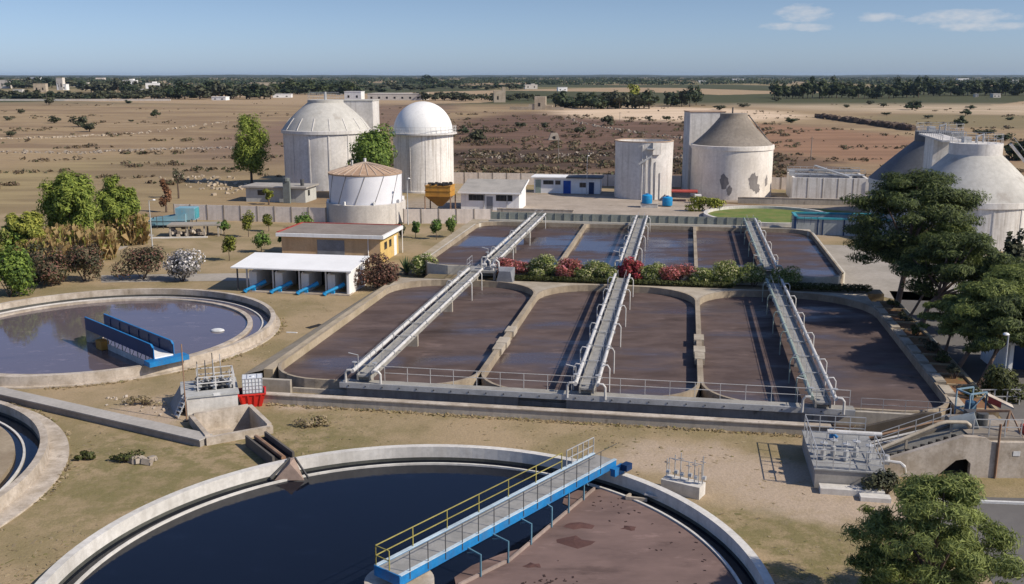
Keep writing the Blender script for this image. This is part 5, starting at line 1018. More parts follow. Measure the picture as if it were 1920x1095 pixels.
def clumps_in(c, r, k, seed, cr=.42, low=-.8):
    g_ = random.Random(seed); out = []
    while len(out) < k:
        v_ = Vector((g_.gauss(0, 1), g_.gauss(0, 1), g_.gauss(0, 1))).normalized() * (g_.random() ** .45)
        if v_.z < low: continue
        s = cr * g_.uniform(.65, 1.25)
        out.append((c[0] + v_.x * r[0] * .78, c[1] + v_.y * r[1] * .78, c[2] + v_.z * r[2] * .78, r[0] * s, r[1] * s, r[2] * s * .85))
    return out
def layered(c, r, k, seed, cone=0.0, low=-.8, cr=.26):          # flat sprays of needles on the ends of boughs
    g_ = random.Random(seed); out = []
    while len(out) < k:
        z = g_.uniform(low, 1.0); a = g_.uniform(0, 6.283); env = math.sqrt(max(0.0, 1 - z * z)) if not cone else (1.02 - (z + 1) / 2) ** .8
        q = env * (.25 + .75 * g_.random() ** .55) * g_.uniform(.8, 1.12); s_ = cr * g_.uniform(.6, 1.35)
        out.append((c[0] + math.cos(a) * q * r[0], c[1] + math.sin(a) * q * r[1], c[2] + z * r[2] * .92 + g_.uniform(-.1, .1) * r[2], r[0] * s_, r[1] * s_, r[2] * s_ * .5))
    return out
def mesh_obj(name, me, parent=None, loc=None):
    o = bpy.data.objects.new(name, me); COL.objects.link(o)
    if parent is not None: o.parent = parent
    if loc: o.location = loc
    return o
def tree(name, label, loc, c, r, lf, n, size, seed, trunk=.16, bark='bark', k=16, group=None, clumps=None, lean=None, cat='tree', flat=.2, cr=.42, stretch=1.0, shell=.45, low=-.8, limbs=7, base=0.0, layer=None):
    t = thing(name, label, cat, tuple(loc), 0, group)
    cl = clumps or (layered(c, r, k, seed, 1.0 if layer == 'cone' else 0.0, low, cr) if layer else clumps_in(c, r, k, seed, cr, low))
    b = MB(); top = Vector((c[0], c[1], c[2] - r[2] * .1)); mid_ = Vector((c[0] * .55 + (lean[0] if lean else 0), c[1] * .55 + (lean[1] if lean else 0), top.z * .55))
    b.pipe([(0, 0, base), tuple(mid_ * .5 + Vector((.03, 0, 0))), tuple(mid_), tuple(top)], [trunk, trunk * .85, trunk * .68, trunk * .3], 9)
    for q in cl[:limbs]:
        s_ = mid_.lerp(top, random.Random(seed + len(b.v)).uniform(.0, .6)); e = Vector(q[:3]); b.pipe([s_, s_.lerp(e, .55) + Vector((0, 0, .1)), e], [trunk * .42, trunk * .28, trunk * .1], 6)
    b.build('trunk', M[bark], t, True)
    V, Fc = leaf_arrays(cl, n, size, seed, flat, stretch, shell); mesh_obj('crown', leaf_mesh('crown', V, Fc, LF[lf]), t)
    return t
def bush(name, label, loc, r, lf, n, size, seed, k=9, group=None, cat='shrub', flat=.1, stretch=1.2, cr=.5, lift=.62, low=-.35, upright=0.0):
    cl = clumps_in((0, 0, r[2] * lift), r, k, seed, cr, low)
    V, Fc = leaf_arrays(cl, n, size, seed, flat, stretch, .5, upright); V[:, 2] = np.maximum(V[:, 2], .02)
    t = thing(name, label, cat, tuple(loc), 0, group); mesh_obj('foliage', leaf_mesh('foliage', V, Fc, LF[lf]), t)
    b = MB(); g_ = random.Random(seed)
    for i in range(5): a = g_.uniform(0, 6.28); b.pipe([(.1 * math.cos(a), .1 * math.sin(a), 0), (r[0] * .5 * math.cos(a), r[1] * .5 * math.sin(a), r[2] * .8)], [.05, .02], 5)
    b.build('stem', M['bark'], t); return t
# pines beside the service road
tree('pine_tree', 'big dark round topped pine beside the right bay, tallest of the row', at(1680, 582), (1.0, .6, 7.7), (5.9, 4.8, 4.3), 'pine', 46000, .20, 21, .27, 'pine_bark', 120, 'pines along the service road', lean=(.1, 0), low=-.8, limbs=12, cr=.25, layer='round', stretch=1.8, shell=.2)
tree('pine_tree', 'second pine from the rear of the road row with a broad green crown', at(1718, 634), (3.4, 1.0, 5.0), (4.9, 4.0, 3.2), 'pine', 30000, .19, 22, .26, 'pine_bark', 92, 'pines along the service road', lean=(-.9, 0), low=-.6, limbs=10, cr=.25, layer='round', stretch=1.8, shell=.2)
tree('pine_tree', 'slim leaning pine just behind the third thick trunk of the road row', at(1692, 615), (4.4, 3.0, 5.6), (3.3, 2.9, 2.6), 'pine_bright', 16000, .19, 23, .12, 'pine_bark', 68, 'pines along the service road', cr=.25, layer='round', stretch=1.8, shell=.2)
tree('pine_tree', 'low pine with bright crown in the middle of the road row', at(1764, 682), (.9, .4, 3.2), (2.4, 2.2, 1.6), 'pine_bright', 12000, .17, 24, .13, 'pine_bark', 56, 'pines along the service road', low=-.5, cr=.25, layer='round', stretch=1.8, shell=.2)
tree('pine_tree', 'leaning pine with a thick dark trunk toward the near end of the road row', at(1784, 707), (2.6, .8, 4.1), (3.7, 3.0, 2.3), 'pine_bright', 24000, .18, 25, .19, 'pine_bark', 80, 'pines along the service road', low=-.6, limbs=10, cr=.25, layer='round', stretch=1.8, shell=.2)
tree('pine_tree', 'nearest pine of the road row, beside the lamp at the right edge', at(1830, 732), (2.2, 1.3, 3.7), (3.2, 2.8, 2.1), 'pine', 22000, .18, 26, .17, 'pine_bark', 72, 'pines along the service road', low=-.6, limbs=10, cr=.25, layer='round', stretch=1.8, shell=.2)
tree('pine_tree', 'pine at the right edge behind the lamp with green top', at(1862, 690), (1.8, 1.5, 4.6), (3.6, 3.0, 2.5), 'pine_bright', 24000, .18, 27, .15, 'pine_bark', 80, 'pines along the service road', low=-.6, cr=.25, layer='round', stretch=1.8, shell=.2)
tree('cedar_tree', 'thin see through conifer before the pale digester wall at the right edge', at(1890, 610), (0, 0, 5.1), (1.5, 1.4, 4.0), 'far_olive', 1500, .34, 28, .12, 'bark', 26, cr=.26, shell=.2, limbs=16)
tree('pine_tree', 'nearest bright green pine at the lower right corner', (15.5, 33.4, 0), (0, 0, 2.5), (3.0, 3.0, 3.2), 'near_pine', 52000, .12, 31, .2, 'pine_bark', 170, cr=.18, stretch=2.2, limbs=40, shell=.05, layer='round', low=-.9, flat=-.1)
bush('shrub', 'dark green shrub behind the guard rail at the right', at(1868, 752), (1.35, 1.2, 1.5), 'hedge', 2200, .2, 31)
bush('shrub', 'low dark scrub at the foot of the teal rimmed tank under the big pine', at(1640, 400), (2.6, 1.6, 2.1), 'green', 1500, .35, 32)
bush('shrub', 'dry thorny scrub by the valve platform beside the near pine', at(1660, 925), (1.2, .8, .9), 'scrub', 1100, .15, 33)
bush('shrub', 'yellow green weed bush right of the red canopy before the middle digester', at(1325, 396), (3.0, 1.4, 1.6), 'yellowgreen', 1500, .3, 34)
# left side: tall cane and poplars
def pxm(px, Y): return px / F_PX * (Y * math.cos(PITCH) + H * math.sin(PITCH))
def px_tree(name, label, x0, x1, yt, yb, lf, n, size, seed, group=None, k=20, tr=.16, crown_from=.25, ybase=None, cr=.36, **kw):
    b0 = at((x0 + x1) / 2, ybase or yb); w_ = pxm(x1 - x0, b0.y) / 2; zt = HZ(yt, b0.y); zb = max(.3, zt * crown_from)
    return tree(name, label, b0, (0, 0, (zt + zb) / 2), (w_, w_ * .9, (zt - zb) / 2), lf, n, size, seed, tr, 'bark', k, group, cr=cr, **kw)
px_tree('poplar_tree', 'tallest bright green tree of the left thicket', 82, 200, 300, 492, 'poplar', 14000, .30, 41, k=68, crown_from=.08, cr=.24, stretch=1.6, shell=.15)
px_tree('poplar_tree', 'yellow green tree of the left thicket right of the tallest one', 172, 270, 314, 458, 'poplar', 12000, .30, 42, k=60, crown_from=.06, cr=.24, stretch=1.6, shell=.15)
px_tree('poplar_tree', 'dark green tree behind the tallest one of the left thicket', 90, 145, 342, 478, 'green', 4500, .4, 43, k=40, crown_from=.1, cr=.24, stretch=1.6, shell=.15)
px_tree('poplar_tree', 'pale yellow tree at the left edge behind the round clarifier', 8, 100, 381, 505, 'yellowgreen', 10000, .27, 44, k=52, crown_from=.06, cr=.24, stretch=1.6, shell=.15)
px_tree('poplar_tree', 'small light tree at the far left edge', -40, 30, 400, 520, 'cane', 2000, .38, 48, k=24, crown_from=.2, cr=.24, stretch=1.6, shell=.15)
bush('shrub', 'dark green shrub at the left edge above the clarifier', at(20, 505), (3.0, 2.4, 3.6), 'green', 3000, .3, 45)
bush('shrub', 'green shrub at the left edge touching the clarifier rim', at(20, 556), (2.7, 2.0, 3.6), 'green', 3200, .28, 46)
bush('shrub', 'pale brush between the left edge shrub and the oleanders', at(60, 530), (1.9, 1.5, 2.6), 'scrub', 1800, .26, 47)
def cane(label, loc, r, h, n, seed, lf='reed'):
    g_ = np.random.default_rng(seed); a = g_.random(n) * 6.283; q = np.sqrt(g_.random(n)); x, y = r[0] * q * np.cos(a), r[1] * q * np.sin(a)
    hh = h * (.45 + .6 * g_.random(n)) * (1 - .35 * q); dx, dy = g_.normal(0, .3, n), g_.normal(0, .3, n); wd = .02 + .035 * g_.random(n); t_ = g_.random(n) * 3.14
    ux, uy = np.cos(t_) * wd, np.sin(t_) * wd; z0 = g_.random(n) * h * .45
    V = np.stack([np.stack([x - ux, y - uy, z0], 1), np.stack([x + ux, y + uy, z0], 1), np.stack([x + dx * .6 + ux, y + dy * .6 + uy, z0 + hh * .6], 1), np.stack([x + dx * 1.6, y + dy * 1.6, z0 + hh * .55], 1), np.stack([x + dx * .6 - ux, y + dy * .6 - uy, z0 + hh * .6], 1)], 1).reshape(-1, 3)
    me = leaf_mesh('cane_thicket', V, np.arange(5 * n).reshape(-1, 5), LF[lf]); o = mesh_obj('cane_thicket', me, None, tuple(loc)); return tag(o, label, 'cane', 'dry cane along the left thicket')
cane('dry tan cane at the foot of the tallest left tree', at(130, 500), (3.6, 1.6), 4.8, 6000, 51)
cane('dry tan cane below the yellow green tree of the left thicket', at(222, 458), (3.6, 1.6), 4.4, 5500, 52)
cane('dry tan cane between the two oleanders and the left thicket', at(175, 486), (2.6, 1.4), 4.2, 4000, 53)
cane('dry yellow cane behind the left oleander', at(85, 508), (2.6, 1.3), 3.8, 3500, 54)
for k, (px, py, r_, lf, lb) in enumerate(((97, 537, (2.3, 1.9, 2.7), 'oleander_dark', 'dark reddish oleander nearest the left edge'), (160, 527, (2.3, 1.9, 2.6), 'oleander_dark', 'dark reddish oleander second from the left edge'), (268, 524, (2.6, 2.0, 2.25), 'oleander_dark', 'dark green oleander touching the white flowering bush'), (342, 527, (2.25, 1.8, 2.2), 'flower_white', 'white flowering oleander bush left of the pump shelter'), (710, 545, (2.5, 1.9, 2.3), 'oleander_brown', 'brown red oleander right of the pump shelter'), (795, 517, (1.5, 1.2, 1.6), 'variegated', 'yellow green shrub beside the spiky agave'))):
    bush('oleander_bush' if k < 5 else 'shrub', lb, at(px, py), r_, lf, 3600 if k < 5 else 1800, .2, 60 + k, 14, 'oleander bushes' if k < 5 else None, cr=.42)
# spiky agave
ag = thing('agave', 'spiky green agave right of the brown red oleander', 'agave', tuple(at(762, 515)))
b = MB(); rnd = random.Random(5)
for k in range(46):
    a = rnd.uniform(0, 6.28); e = rnd.uniform(.25, 1.35); ln = rnd.uniform(1.3, 2.1); d = Vector((math.cos(a) * math.cos(e), math.sin(a) * math.cos(e), math.sin(e))); sd = Vector((-math.sin(a), math.cos(a), 0)) * .09; o_ = Vector((0, 0, .15)); m_ = o_ + d * ln * .5 + Vector((0, 0, .08)); t_ = o_ + d * ln - Vector((0, 0, .1 * (1.3 - e)))
    b.add([o_ - sd * .6, o_ + sd * .6, m_ + sd, t_, m_ - sd], [(0, 1, 2, 4), (4, 2, 3)])
b.build('leaf_rosette', LF['agave'], ag); b = MB(); b.pipe([(0, 0, 0), (0, 0, .5)], .2, 8); b.build('stem', M['bark'], ag)
# young orchard trees
orch = ((420, 441, 21, 30, 'citrus', 'round clipped young tree nearest the beige wall at the left'), (466, 444, 28, 48, 'lime', 'tall yellow green young tree behind the others left of the gas holder'), (504, 434, 25, 38, 'lime', 'yellow green young tree beside the wall left of the gas holder'), (430, 489, 33, 50, 'lime', 'front left young tree with yellow top in the orchard'), (490, 473, 36, 42, 'citrus', 'dark young tree in the middle of the orchard'), (533, 471, 22, 36, 'citrus', 'dark slim young tree at the corner of the yellow building'), (570, 428, 36, 28, 'citrus', 'broad low green bush in the shade of the gas holder'), (752, 447, 16, 32, 'scrub', 'sparse grey young tree right of the gas holder'), (779, 446, 19, 33, 'citrus', 'small young tree third from the rear basin corner'), (818, 449, 24, 38, 'citrus', 'dark young tree second from the rear basin corner'), (846, 445, 28, 42, 'green', 'young tree nearest the rear basin corner'))
for k, (px, py, wpx, hpx, lf, lb) in enumerate(orch):
    q = at(px, py); rw = pxm(wpx, q.y) / 2; hh = HZ(py - hpx, q.y)
    tree('young_tree', lb, q, (0, 0, hh * .58), (rw, rw, hh * .44), lf, 900, .2, 80 + k, .05, 'bark', 12, 'young orchard trees', cr=.45, limbs=4)
px_tree('tree', 'leftmost bright tree beside the large left digester', 434, 510, 203, 345, 'poplar', 10000, .34, 91, k=40, crown_from=.08, stretch=1.5, shell=.2, tr=.25)
px_tree('tree', 'bushy green tree between the large digester and the domed tank', 642, 768, 230, 356, 'green', 13000, .38, 92, k=36, crown_from=.25, tr=.3, ybase=370)
px_tree('tree', 'bare rust red shrub tree by the left wall', 296, 328, 322, 398, 'red_shrub', 900, .3, 93, k=10, crown_from=.1, shell=.1)
px_tree('tree', 'bare grey leafless tree behind the left wall', 318, 352, 300, 372, 'scrub', 260, .25, 94, k=12, crown_from=.3, limbs=12, shell=.1)
px_tree('tree', 'small yellow leaved tree before the pale pump house', 488, 520, 352, 384, 'yellowgreen', 700, .3, 95, k=8)
# flower hedge between the basins
hed = ((-16.2, 1.55, 'flower_mix', 'red flowering bush at the left end of the hedge between the basins'), (-13.2, 1.5, 'variegated', 'pale green bush between the two left red bushes of the hedge'), (-10.6, 1.25, 'flower_mix', 'red flowering bush second from the left in the hedge'), (-8.2, 1.35, 'variegated', 'pale green bush left of the middle pipe bridge'), (-6.9, 1.0, 'variegated', 'small pale green bush touching the middle pipe bridge on its left'), (-4.6, .9, 'flower_red', 'small deep red bush at the middle pipe bridge'), (-2.8, 1.2, 'variegated', 'narrow pale green bush right of the middle pipe bridge'), (-.4, 1.45, 'flower_mix', 'red flowering bush right of the middle pipe bridge'), (2.0, 1.35, 'variegated', 'pale green bush right of the last red bush'), (4.3, 1.5, 'variegated', 'broad pale green bush at the right end of the long hedge'), (6.7, 1.1, 'variegated', 'pale green bush left of the right pipe bridge'), (9.6, 1.4, 'variegated', 'pale green bush right of the right pipe bridge'), (-24.0, .9, 'variegated', 'low green bush at the left corner between the basins'))
for k, (a, r_, lf, lb) in enumerate(hed[:-1]):
    bush('hedge_bush', lb, W(a, 92.0, .8), (r_ * 1.5, 1.0, 1.28 + .10 * ((k * 7) % 4)), lf, 4200, .15, 110 + k, 22, 'hedge bushes between the basins', cr=.36, stretch=1.5)
def clipped(label, a0, a1, l, wd, h, z, seed, n):
    g_ = np.random.default_rng(seed); cl = [(x, random.Random(i + seed).uniform(-.06, .06), h * .55, .5, wd / 2, h * .5) for i, x in enumerate(np.arange(a0 + .4, a1 - .3, .55))]
    V, Fc = leaf_arrays(cl, n, .13, seed, .1, 1.1, .6); V[:, 2] = np.maximum(V[:, 2], .02); t = thing('clipped_hedge', label, 'hedge', W(0, l, z), -TH); mesh_obj('foliage', leaf_mesh('foliage', V, Fc, LF['hedge']), t); return t
clipped('long low clipped hedge in front of the flowering bushes', -16.3, 5.2, 91.0, .8, .55, .8, 131, 9000)
clipped('short dark clipped hedge at the right corner of the nearer basin', 9.6, 17.4, 91.1, 1.0, .75, .8, 132, 4200)
# planting in the stepped bed
for k, (l, r_) in enumerate(((2.5, .7), (6.5, .6), (10.2, .8), (13.5, .75), (17.5, .6), (22, .7), (26.5, .6))):
    bush('bed_plant', 'straggly low plant in the stepped bed beside the right bay', W(17.7, 58.8 + l, .78), (r_, r_ * 1.2, .55), 'scrub' if k % 2 else 'hedge', 320, .15, 140 + k, 5, 'low plants in the stepped bed', cat='plant')
# weeds, brush and heaps in the foreground
for k, (px, py, r_, lf, lb) in enumerate(((590, 798, (1.1, .6, .4), 'weed', 'heap of dry brush in front of the channel wall'), (240, 865, (1.0, .5, .35), 'hedge', 'weedy hole edge between the left clarifiers'), (160, 862, (.6, .4, .3), 'hedge', 'small dark weed clump by the left edge clarifier'), (265, 760, (1.5, .6, .35), 'weed', 'dry weeds and sticks beside the valve chamber'), (1640, 815, (1.6, .7, .4), 'weed', 'dry yellow weeds at the foot of the basin corner'))):
    bush('weed_clump', lb, at(px, py), r_, lf, 420, .14, 150 + k, 6, cat='weeds')
def stones(name, label, pts, n, sz, seed, m='stone', spread=.6, cat='rubble', group=None, hz_=.7):
    rnd = random.Random(seed); b = MB()
    for i in range(n):
        f = rnd.random() * (len(pts) - 1); k = min(int(f), len(pts) - 2); p = pts[k].lerp(pts[k + 1], f - k); s = sz * rnd.uniform(.4, 1.3)
        p = p + Vector((rnd.gauss(0, spread), rnd.gauss(0, spread), s * hz_ * .4)); tl = Matrix.Rotation(rnd.uniform(-.4, .4), 3, 'X') @ Matrix.Rotation(rnd.uniform(-.4, .4), 3, 'Y')
        b.box(p, (s * rnd.uniform(.7, 1.3), s * rnd.uniform(.6, 1.1), s * hz_), rnd.uniform(0, 3.1), 0, tl)
    o = tag(b.build(name, M[m]), label, cat, group)
    if cat != 'stone wall': o['kind'] = 'stuff'
    return o
stones('stone_heap', 'heap of pale stones beside a hole in the grass between the clarifiers', [at(262, 868), at(278, 864)], 14, .4, 3, 'stone', .25, 'stones')
stones('rubble', 'broken pale rubble by the valve chamber', [at(215, 745), at(250, 755), at(320, 775)], 34, .12, 5, 'rim_rough', .5)
stones('rubble_row', 'long row of pale field stones across the left field, farther row', [at(-60, 262), at(120, 258), at(262, 250), at(430, 228)], 200, .65, 6, 'ruin', 1.6, 'stones', 'rubble rows in the left field', .5)
stones('rubble_row', 'long row of pale field stones across the left field, nearer row', [at(-60, 285), at(150, 287), at(290, 280), at(440, 278)], 260, .6, 7, 'stone', 2.2, 'stones', 'rubble rows in the left field', .5)
stones('stone_heap', 'scattered white stones beside the pale pump house', [at(330, 330), at(420, 345), at(455, 362)], 120, .5, 8, 'ruin', 2.4, 'stones')
stones('stone_heap', 'scattered stones over the dark burnt field behind the domed tank', [at(870, 292), at(1000, 296), at(1150, 290), at(1280, 300)], 160, .55, 9, 'stone', 5.0, 'stones')
stones('stone_wall', 'dark dry stone wall running across the straw field at the right', [at(1532, 220), at(1620, 232), at(1712, 245)], 420, 2.0, 10, 'bark', .7, 'stone wall', None, .8)  # dark bark colour stands in for shaded vegetation along the wall
stones('rubble_row', 'stone row across the reddish burnt field in the middle distance', [at(1060, 222), at(1110, 236), at(1200, 250), at(1300, 262)], 120, .6, 11, 'stone', 1.2, 'stones')
hut = thing('stone_hut', 'small grey stone field hut on the burnt field', 'hut', tuple(at(1039, 262))); s_ = pxm(22, hut.location.y) / 2
b = MB(); b.add([(-s_, -s_, 0), (s_, -s_, 0), (s_, s_, 0), (-s_, s_, 0), (-s_ * .55, -s_ * .55, 2.1), (s_ * .55, -s_ * .55, 2.1), (s_ * .55, s_ * .55, 2.1), (-s_ * .55, s_ * .55, 2.1)], [(0, 1, 5, 4), (1, 2, 6, 5), (2, 3, 7, 6), (3, 0, 4, 7), (4, 5, 6, 7)]); b.build('wall', M['stone'], hut); b = MB(); b.bx(-.35, .35, -s_ * .95, -s_ * .6, 0, 1.2); b.build('doorway', M['dark'], hut)
# dry grass blades over the foreground turf
def grass():
    g_ = np.random.default_rng(77); n = 15000; px = g_.uniform(-30, 1950, n); py = 560 + 540 * g_.random(n) ** .9
    u = (px - 960) / F_PX; v = (py - 547.5) / F_PX; d = math.sin(PITCH) + v * math.cos(PITCH); k = H / d; x, y = u * k, (math.cos(PITCH) - v * math.sin(PITCH)) * k
    a = x * math.cos(TH) - y * math.sin(TH); l = x * math.sin(TH) + y * math.cos(TH)
    ok = np.ones(n, bool)
    for c, r_ in ((C1, R1 + .1), (C2, R2 + .4), (C3, R3 + 1.1)): ok &= (x - c.x) ** 2 + (y - c.y) ** 2 > r_ * r_
    ok &= ~((l > 54.8) & (a > -26) ) & ~((a > 6.5) & (l > 46.5)) & ~((a > 9) & (l > 38)) & (a < 14)
    ok &= ~((l > 44) & (l < 54.8) & (a > -3) & (g_.random(n) < .75))
    ok &= ~((a > -31) & (a < -22.4) & (l > 47) & (l < 57.5)) & ~((a > -29.5) & (l > 57)) & ~((a > -43) & (a < -29) & (l > 84))
    pat = np.sin(x * .31 + 1.7 * np.sin(y * .23)) + np.sin(y * .37 + 1.3 * np.sin(x * .19)); ok &= g_.random(n) < .35 + .3 * pat
    x, y = x[ok], y[ok]; ex = []
    for c, r_ in ((C1, R1), (C2, R2 + .35), (C3, R3 + 1.0)): t0 = g_.random(1500) * 6.283; rr = r_ + .04 + .35 * g_.random(1500) ** 2; keep = np.sin(t0 * 9) + np.sin(t0 * 23 + 1) > -.2; ex.append(np.stack([c.x + rr * np.cos(t0), c.y + rr * np.sin(t0)], 1)[keep])
    l0 = np.stack([g_.uniform(-25, 8, 900), 54.9 - .3 * g_.random(900) ** 2], 1); ex.append(np.stack([l0[:, 0] * math.cos(TH) + l0[:, 1] * math.sin(TH), -l0[:, 0] * math.sin(TH) + l0[:, 1] * math.cos(TH)], 1))
    ex = np.concatenate(ex); nb_ = len(x); x, y = np.concatenate([x, ex[:, 0]]), np.concatenate([y, ex[:, 1]])
    n = len(x); t_ = g_.random(n) * 3.14; boost = np.where(np.arange(n) >= nb_, 2.6, 1.0); h = boost * (.02 + .04 * g_.random(n) ** 2); wd = .04 + .07 * g_.random(n); ux, uy = np.cos(t_) * wd, np.sin(t_) * wd; lx, ly = g_.normal(0, .12, n), g_.normal(0, .12, n); z = np.zeros(n)
    V = np.stack([np.stack([x - ux, y - uy, z], 1), np.stack([x + ux, y + uy, z], 1), np.stack([x + ux * .6 + lx, y + uy * .6 + ly, h], 1), np.stack([x - ux * .6 + lx, y - uy * .6 + ly, h * .8], 1)], 1).reshape(-1, 3)
    o = mesh_obj('grass', leaf_mesh('grass', V, np.arange(4 * n).reshape(-1, 4), LF['weed'])); o['kind'] = 'stuff'
grass()
# ------------------------------------------------------------------ the country beyond: trees one can tell apart
def far_proto(seed, lf, w_, h, n=240, size=1.3, conif=False):
    cl = clumps_in((0, 0, h * .50), (w_ / 2 * 1.1, w_ / 2 * 1.1, h * .50), 15, seed, .42, -.95); V, Fc = leaf_arrays(cl, int(n * 1.6), size, seed, .2, 1.0, .4); V[:, 2] = np.maximum(V[:, 2], .1)
    b = MB(); b.pipe([(0, 0, 0), (0, 0, h * .55)], [.28, .12], 5); nb_ = len(V); vs = V.tolist() + [list(q) for q in b.v]; fs = Fc.tolist() + [[nb_ + i for i in f] for f in b.f]
    me = bpy.data.meshes.new('far_tree'); me.from_pydata(vs, [], fs); me.materials.append(LF[lf]); me.materials.append(M['bark']); me.polygons.foreach_set('material_index', [0] * len(Fc) + [1] * len(b.f)); me.update(); return me
PROT = {'dark': [far_proto(i, 'far_dark', 9, 10) for i in (1, 2, 3)], 'olive': [far_proto(i, 'far_olive', 8, 7, 200) for i in (4, 5)], 'pine': [far_proto(i, 'far_pine', 8, 12, 240) for i in (6, 7, 8)], 'scrub': [far_proto(i, 'scrub', 8, 6, 220, 1.1) for i in (9, 10)], 'bright': [far_proto(11, 'yellowgreen', 8, 11)]}
PH = {'dark': 10, 'olive': 7, 'pine': 12, 'scrub': 6, 'bright': 11}; PW = {'dark': 9, 'olive': 8, 'pine': 8, 'scrub': 8, 'bright': 8}
rnd = random.Random(42)
def far_tree(px, py, hpx, wpx, kind, label, group=None, name='tree', cat='tree'):
    q = at(px, py); hh = max(1.0, HZ(py - hpx, q.y)); ww = pxm(wpx, q.y); o = mesh_obj(name, rnd.choice(PROT[kind]), None, tuple(q)); o.rotation_euler.z = rnd.uniform(0, 6.28); s = ww / PW[kind]; o.scale = (s, s, hh / PH[kind]); return tag(o, label, cat, group)
def row(x0, x1, yb, hpx, wpx, n, kinds, label, group, jit=3):
    for i in range(n): far_tree(x0 + (x1 - x0) * (i + rnd.uniform(.2, .8)) / n, yb + rnd.uniform(-jit, .5), hpx * rnd.uniform(.75, 1.15), wpx * rnd.uniform(.8, 1.3), rnd.choice(kinds), label, group)
row(1035, 1225, 204, 35, 40, 17, ('dark', 'dark', 'olive'), 'dark green tree in the grove right of the ruined farmhouse', 'grove right of the ruined farmhouse')
far_tree(1187, 196, 42, 28, 'bright', 'bright yellow green tree rising over the grove right of the ruined farmhouse')
row(1248, 1308, 200, 38, 32, 5, ('dark', 'olive'), 'grey green tree in the small clump left of the pine wood', 'small clump in the middle distance')
row(1445, 1725, 185, 36, 26, 30, ('pine', 'pine', 'dark'), 'tall pine standing in the dense pine wood at the right', 'pine wood at the right')
row(1725, 1935, 180, 32, 30, 20, ('dark', 'pine'), 'dark evergreen in the tree belt at the far right', 'tree belt at the far right')
row(285, 512, 186, 34, 36, 24, ('dark', 'dark', 'olive'), 'dark evergreen in the wood left of the large digester', 'wood left of the large digester')
row(505, 670, 178, 28, 32, 16, ('dark', 'pine'), 'dark green tree in the wood behind the large digester', 'wood behind the large digester')
row(155, 260, 174, 26, 30, 10, ('dark', 'olive'), 'dark tree among the white houses at the left', 'trees among the white houses')
row(-20, 300, 187, 18, 30, 26, ('olive', 'scrub', 'dark'), 'low grey green tree along the far edge of the left field', 'low trees along the left field edge')
row(0, 160, 166, 20, 32, 14, ('dark', 'olive'), 'dark tree behind the white houses at the left', 'trees behind the white houses')
row(780, 1010, 190, 17, 28, 16, ('olive', 'scrub'), 'grey green low tree beside the far stone ruins', 'low trees by the ruins')
row(560, 1000, 168, 13, 28, 22, ('dark', 'olive'), 'dark tree in the belt between the far fields and the skyline', 'far tree belt behind the tanks')
row(660, 800, 172, 12, 24, 6, ('dark', 'olive'), 'dark low tree behind the long white building', 'low trees behind the long building')
far_tree(800, 160, 20, 44, 'dark', 'large dark tree on the skyline above the domed tank')
far_tree(92, 197, 20, 26, 'scrub', 'rounded grey green tree standing alone on the left field')
for px, py, h_, w_, k_, lb in ((40, 213, 10, 14, 'scrub', 'small grey bush at the far left of the field'), (102, 231, 15, 24, 'scrub', 'grey bush left of the paired bushes in the left field'), (148, 238, 22, 34, 'scrub', 'left one of the paired grey green bushes in the left field'), (168, 247, 21, 32, 'scrub', 'right one of the paired grey green bushes in the left field'), (293, 221, 16, 20, 'dark', 'single dark round bush on the left field'), (20, 256, 13, 26, 'scrub', 'brownish bush at the left edge of the field'), (17, 226, 9, 18, 'scrub', 'low bush near the left edge below the small grey bush'), (246, 229, 6, 10, 'scrub', 'tiny bush right of the paired bushes'), (241, 194, 10, 14, 'dark', 'small dark tree at the far field edge'),
    (868, 252, 16, 24, 'dark', 'dark bush right of the white dome'), (895, 266, 26, 34, 'scrub', 'grey bush on the burnt land right of the domed tank'), (975, 240, 14, 22, 'scrub', 'small bush behind the burnt field at its left'), (1022, 242, 16, 20, 'scrub', 'small bush behind the stone hut'), (1087, 252, 18, 24, 'scrub', 'bush on the burnt field right of the stone hut'), (1139, 236, 23, 26, 'olive', 'brown bush standing in the straw field'), (1215, 226, 10, 14, 'scrub', 'small bush by a pole in the straw field'), (1250, 226, 11, 18, 'scrub', 'small bush right of the pole in the straw field'), (1482, 229, 13, 24, 'dark', 'dark round bush left of the dry stone wall'), (1587, 202, 7, 12, 'scrub', 'small dark bush below the pine wood on its left'), (1632, 196, 8, 16, 'scrub', 'dark bush below the middle of the pine wood'), (1656, 201, 10, 18, 'scrub', 'brown bush below the right end of the pine wood'), (1710, 206, 20, 40, 'dark', 'large dark rounded tree below the pine wood'), (1662, 216, 7, 22, 'scrub', 'low bush in the straw field at the right'), (1740, 222, 8, 24, 'scrub', 'brown low bush left of the dark conifers'), (1820, 205, 8, 20, 'dark', 'dark bush upper right of the dry stone wall'), (1810, 217, 13, 22, 'dark', 'dark bush behind the right digester railing'), (1800, 242, 26, 24, 'dark', 'dark pointed conifer behind the right digester'), (1893, 225, 9, 16, 'dark', 'dark low bush near the right edge of the straw field'),
    (1845, 254, 15, 40, 'scrub', 'grey scrub behind the right digester neck'), (1880, 262, 18, 36, 'dark', 'dark scrub right of the digester neck'), (1915, 300, 66, 70, 'dark', 'dark tree at the right edge behind the pale digester'), (1350, 206, 10, 26, 'olive', 'olive bush right of the small clump'), (1395, 201, 8, 22, 'scrub', 'small scrub in the dry field right of the clump'), (1455, 190, 9, 22, 'olive', 'olive bush at the left end of the pine wood')):
    far_tree(px, py, h_, w_, k_, lb, None, 'field_bush' if 'bush' in lb or 'scrub' in lb else 'tree', 'bush' if 'bush' in lb or 'scrub' in lb else 'tree')
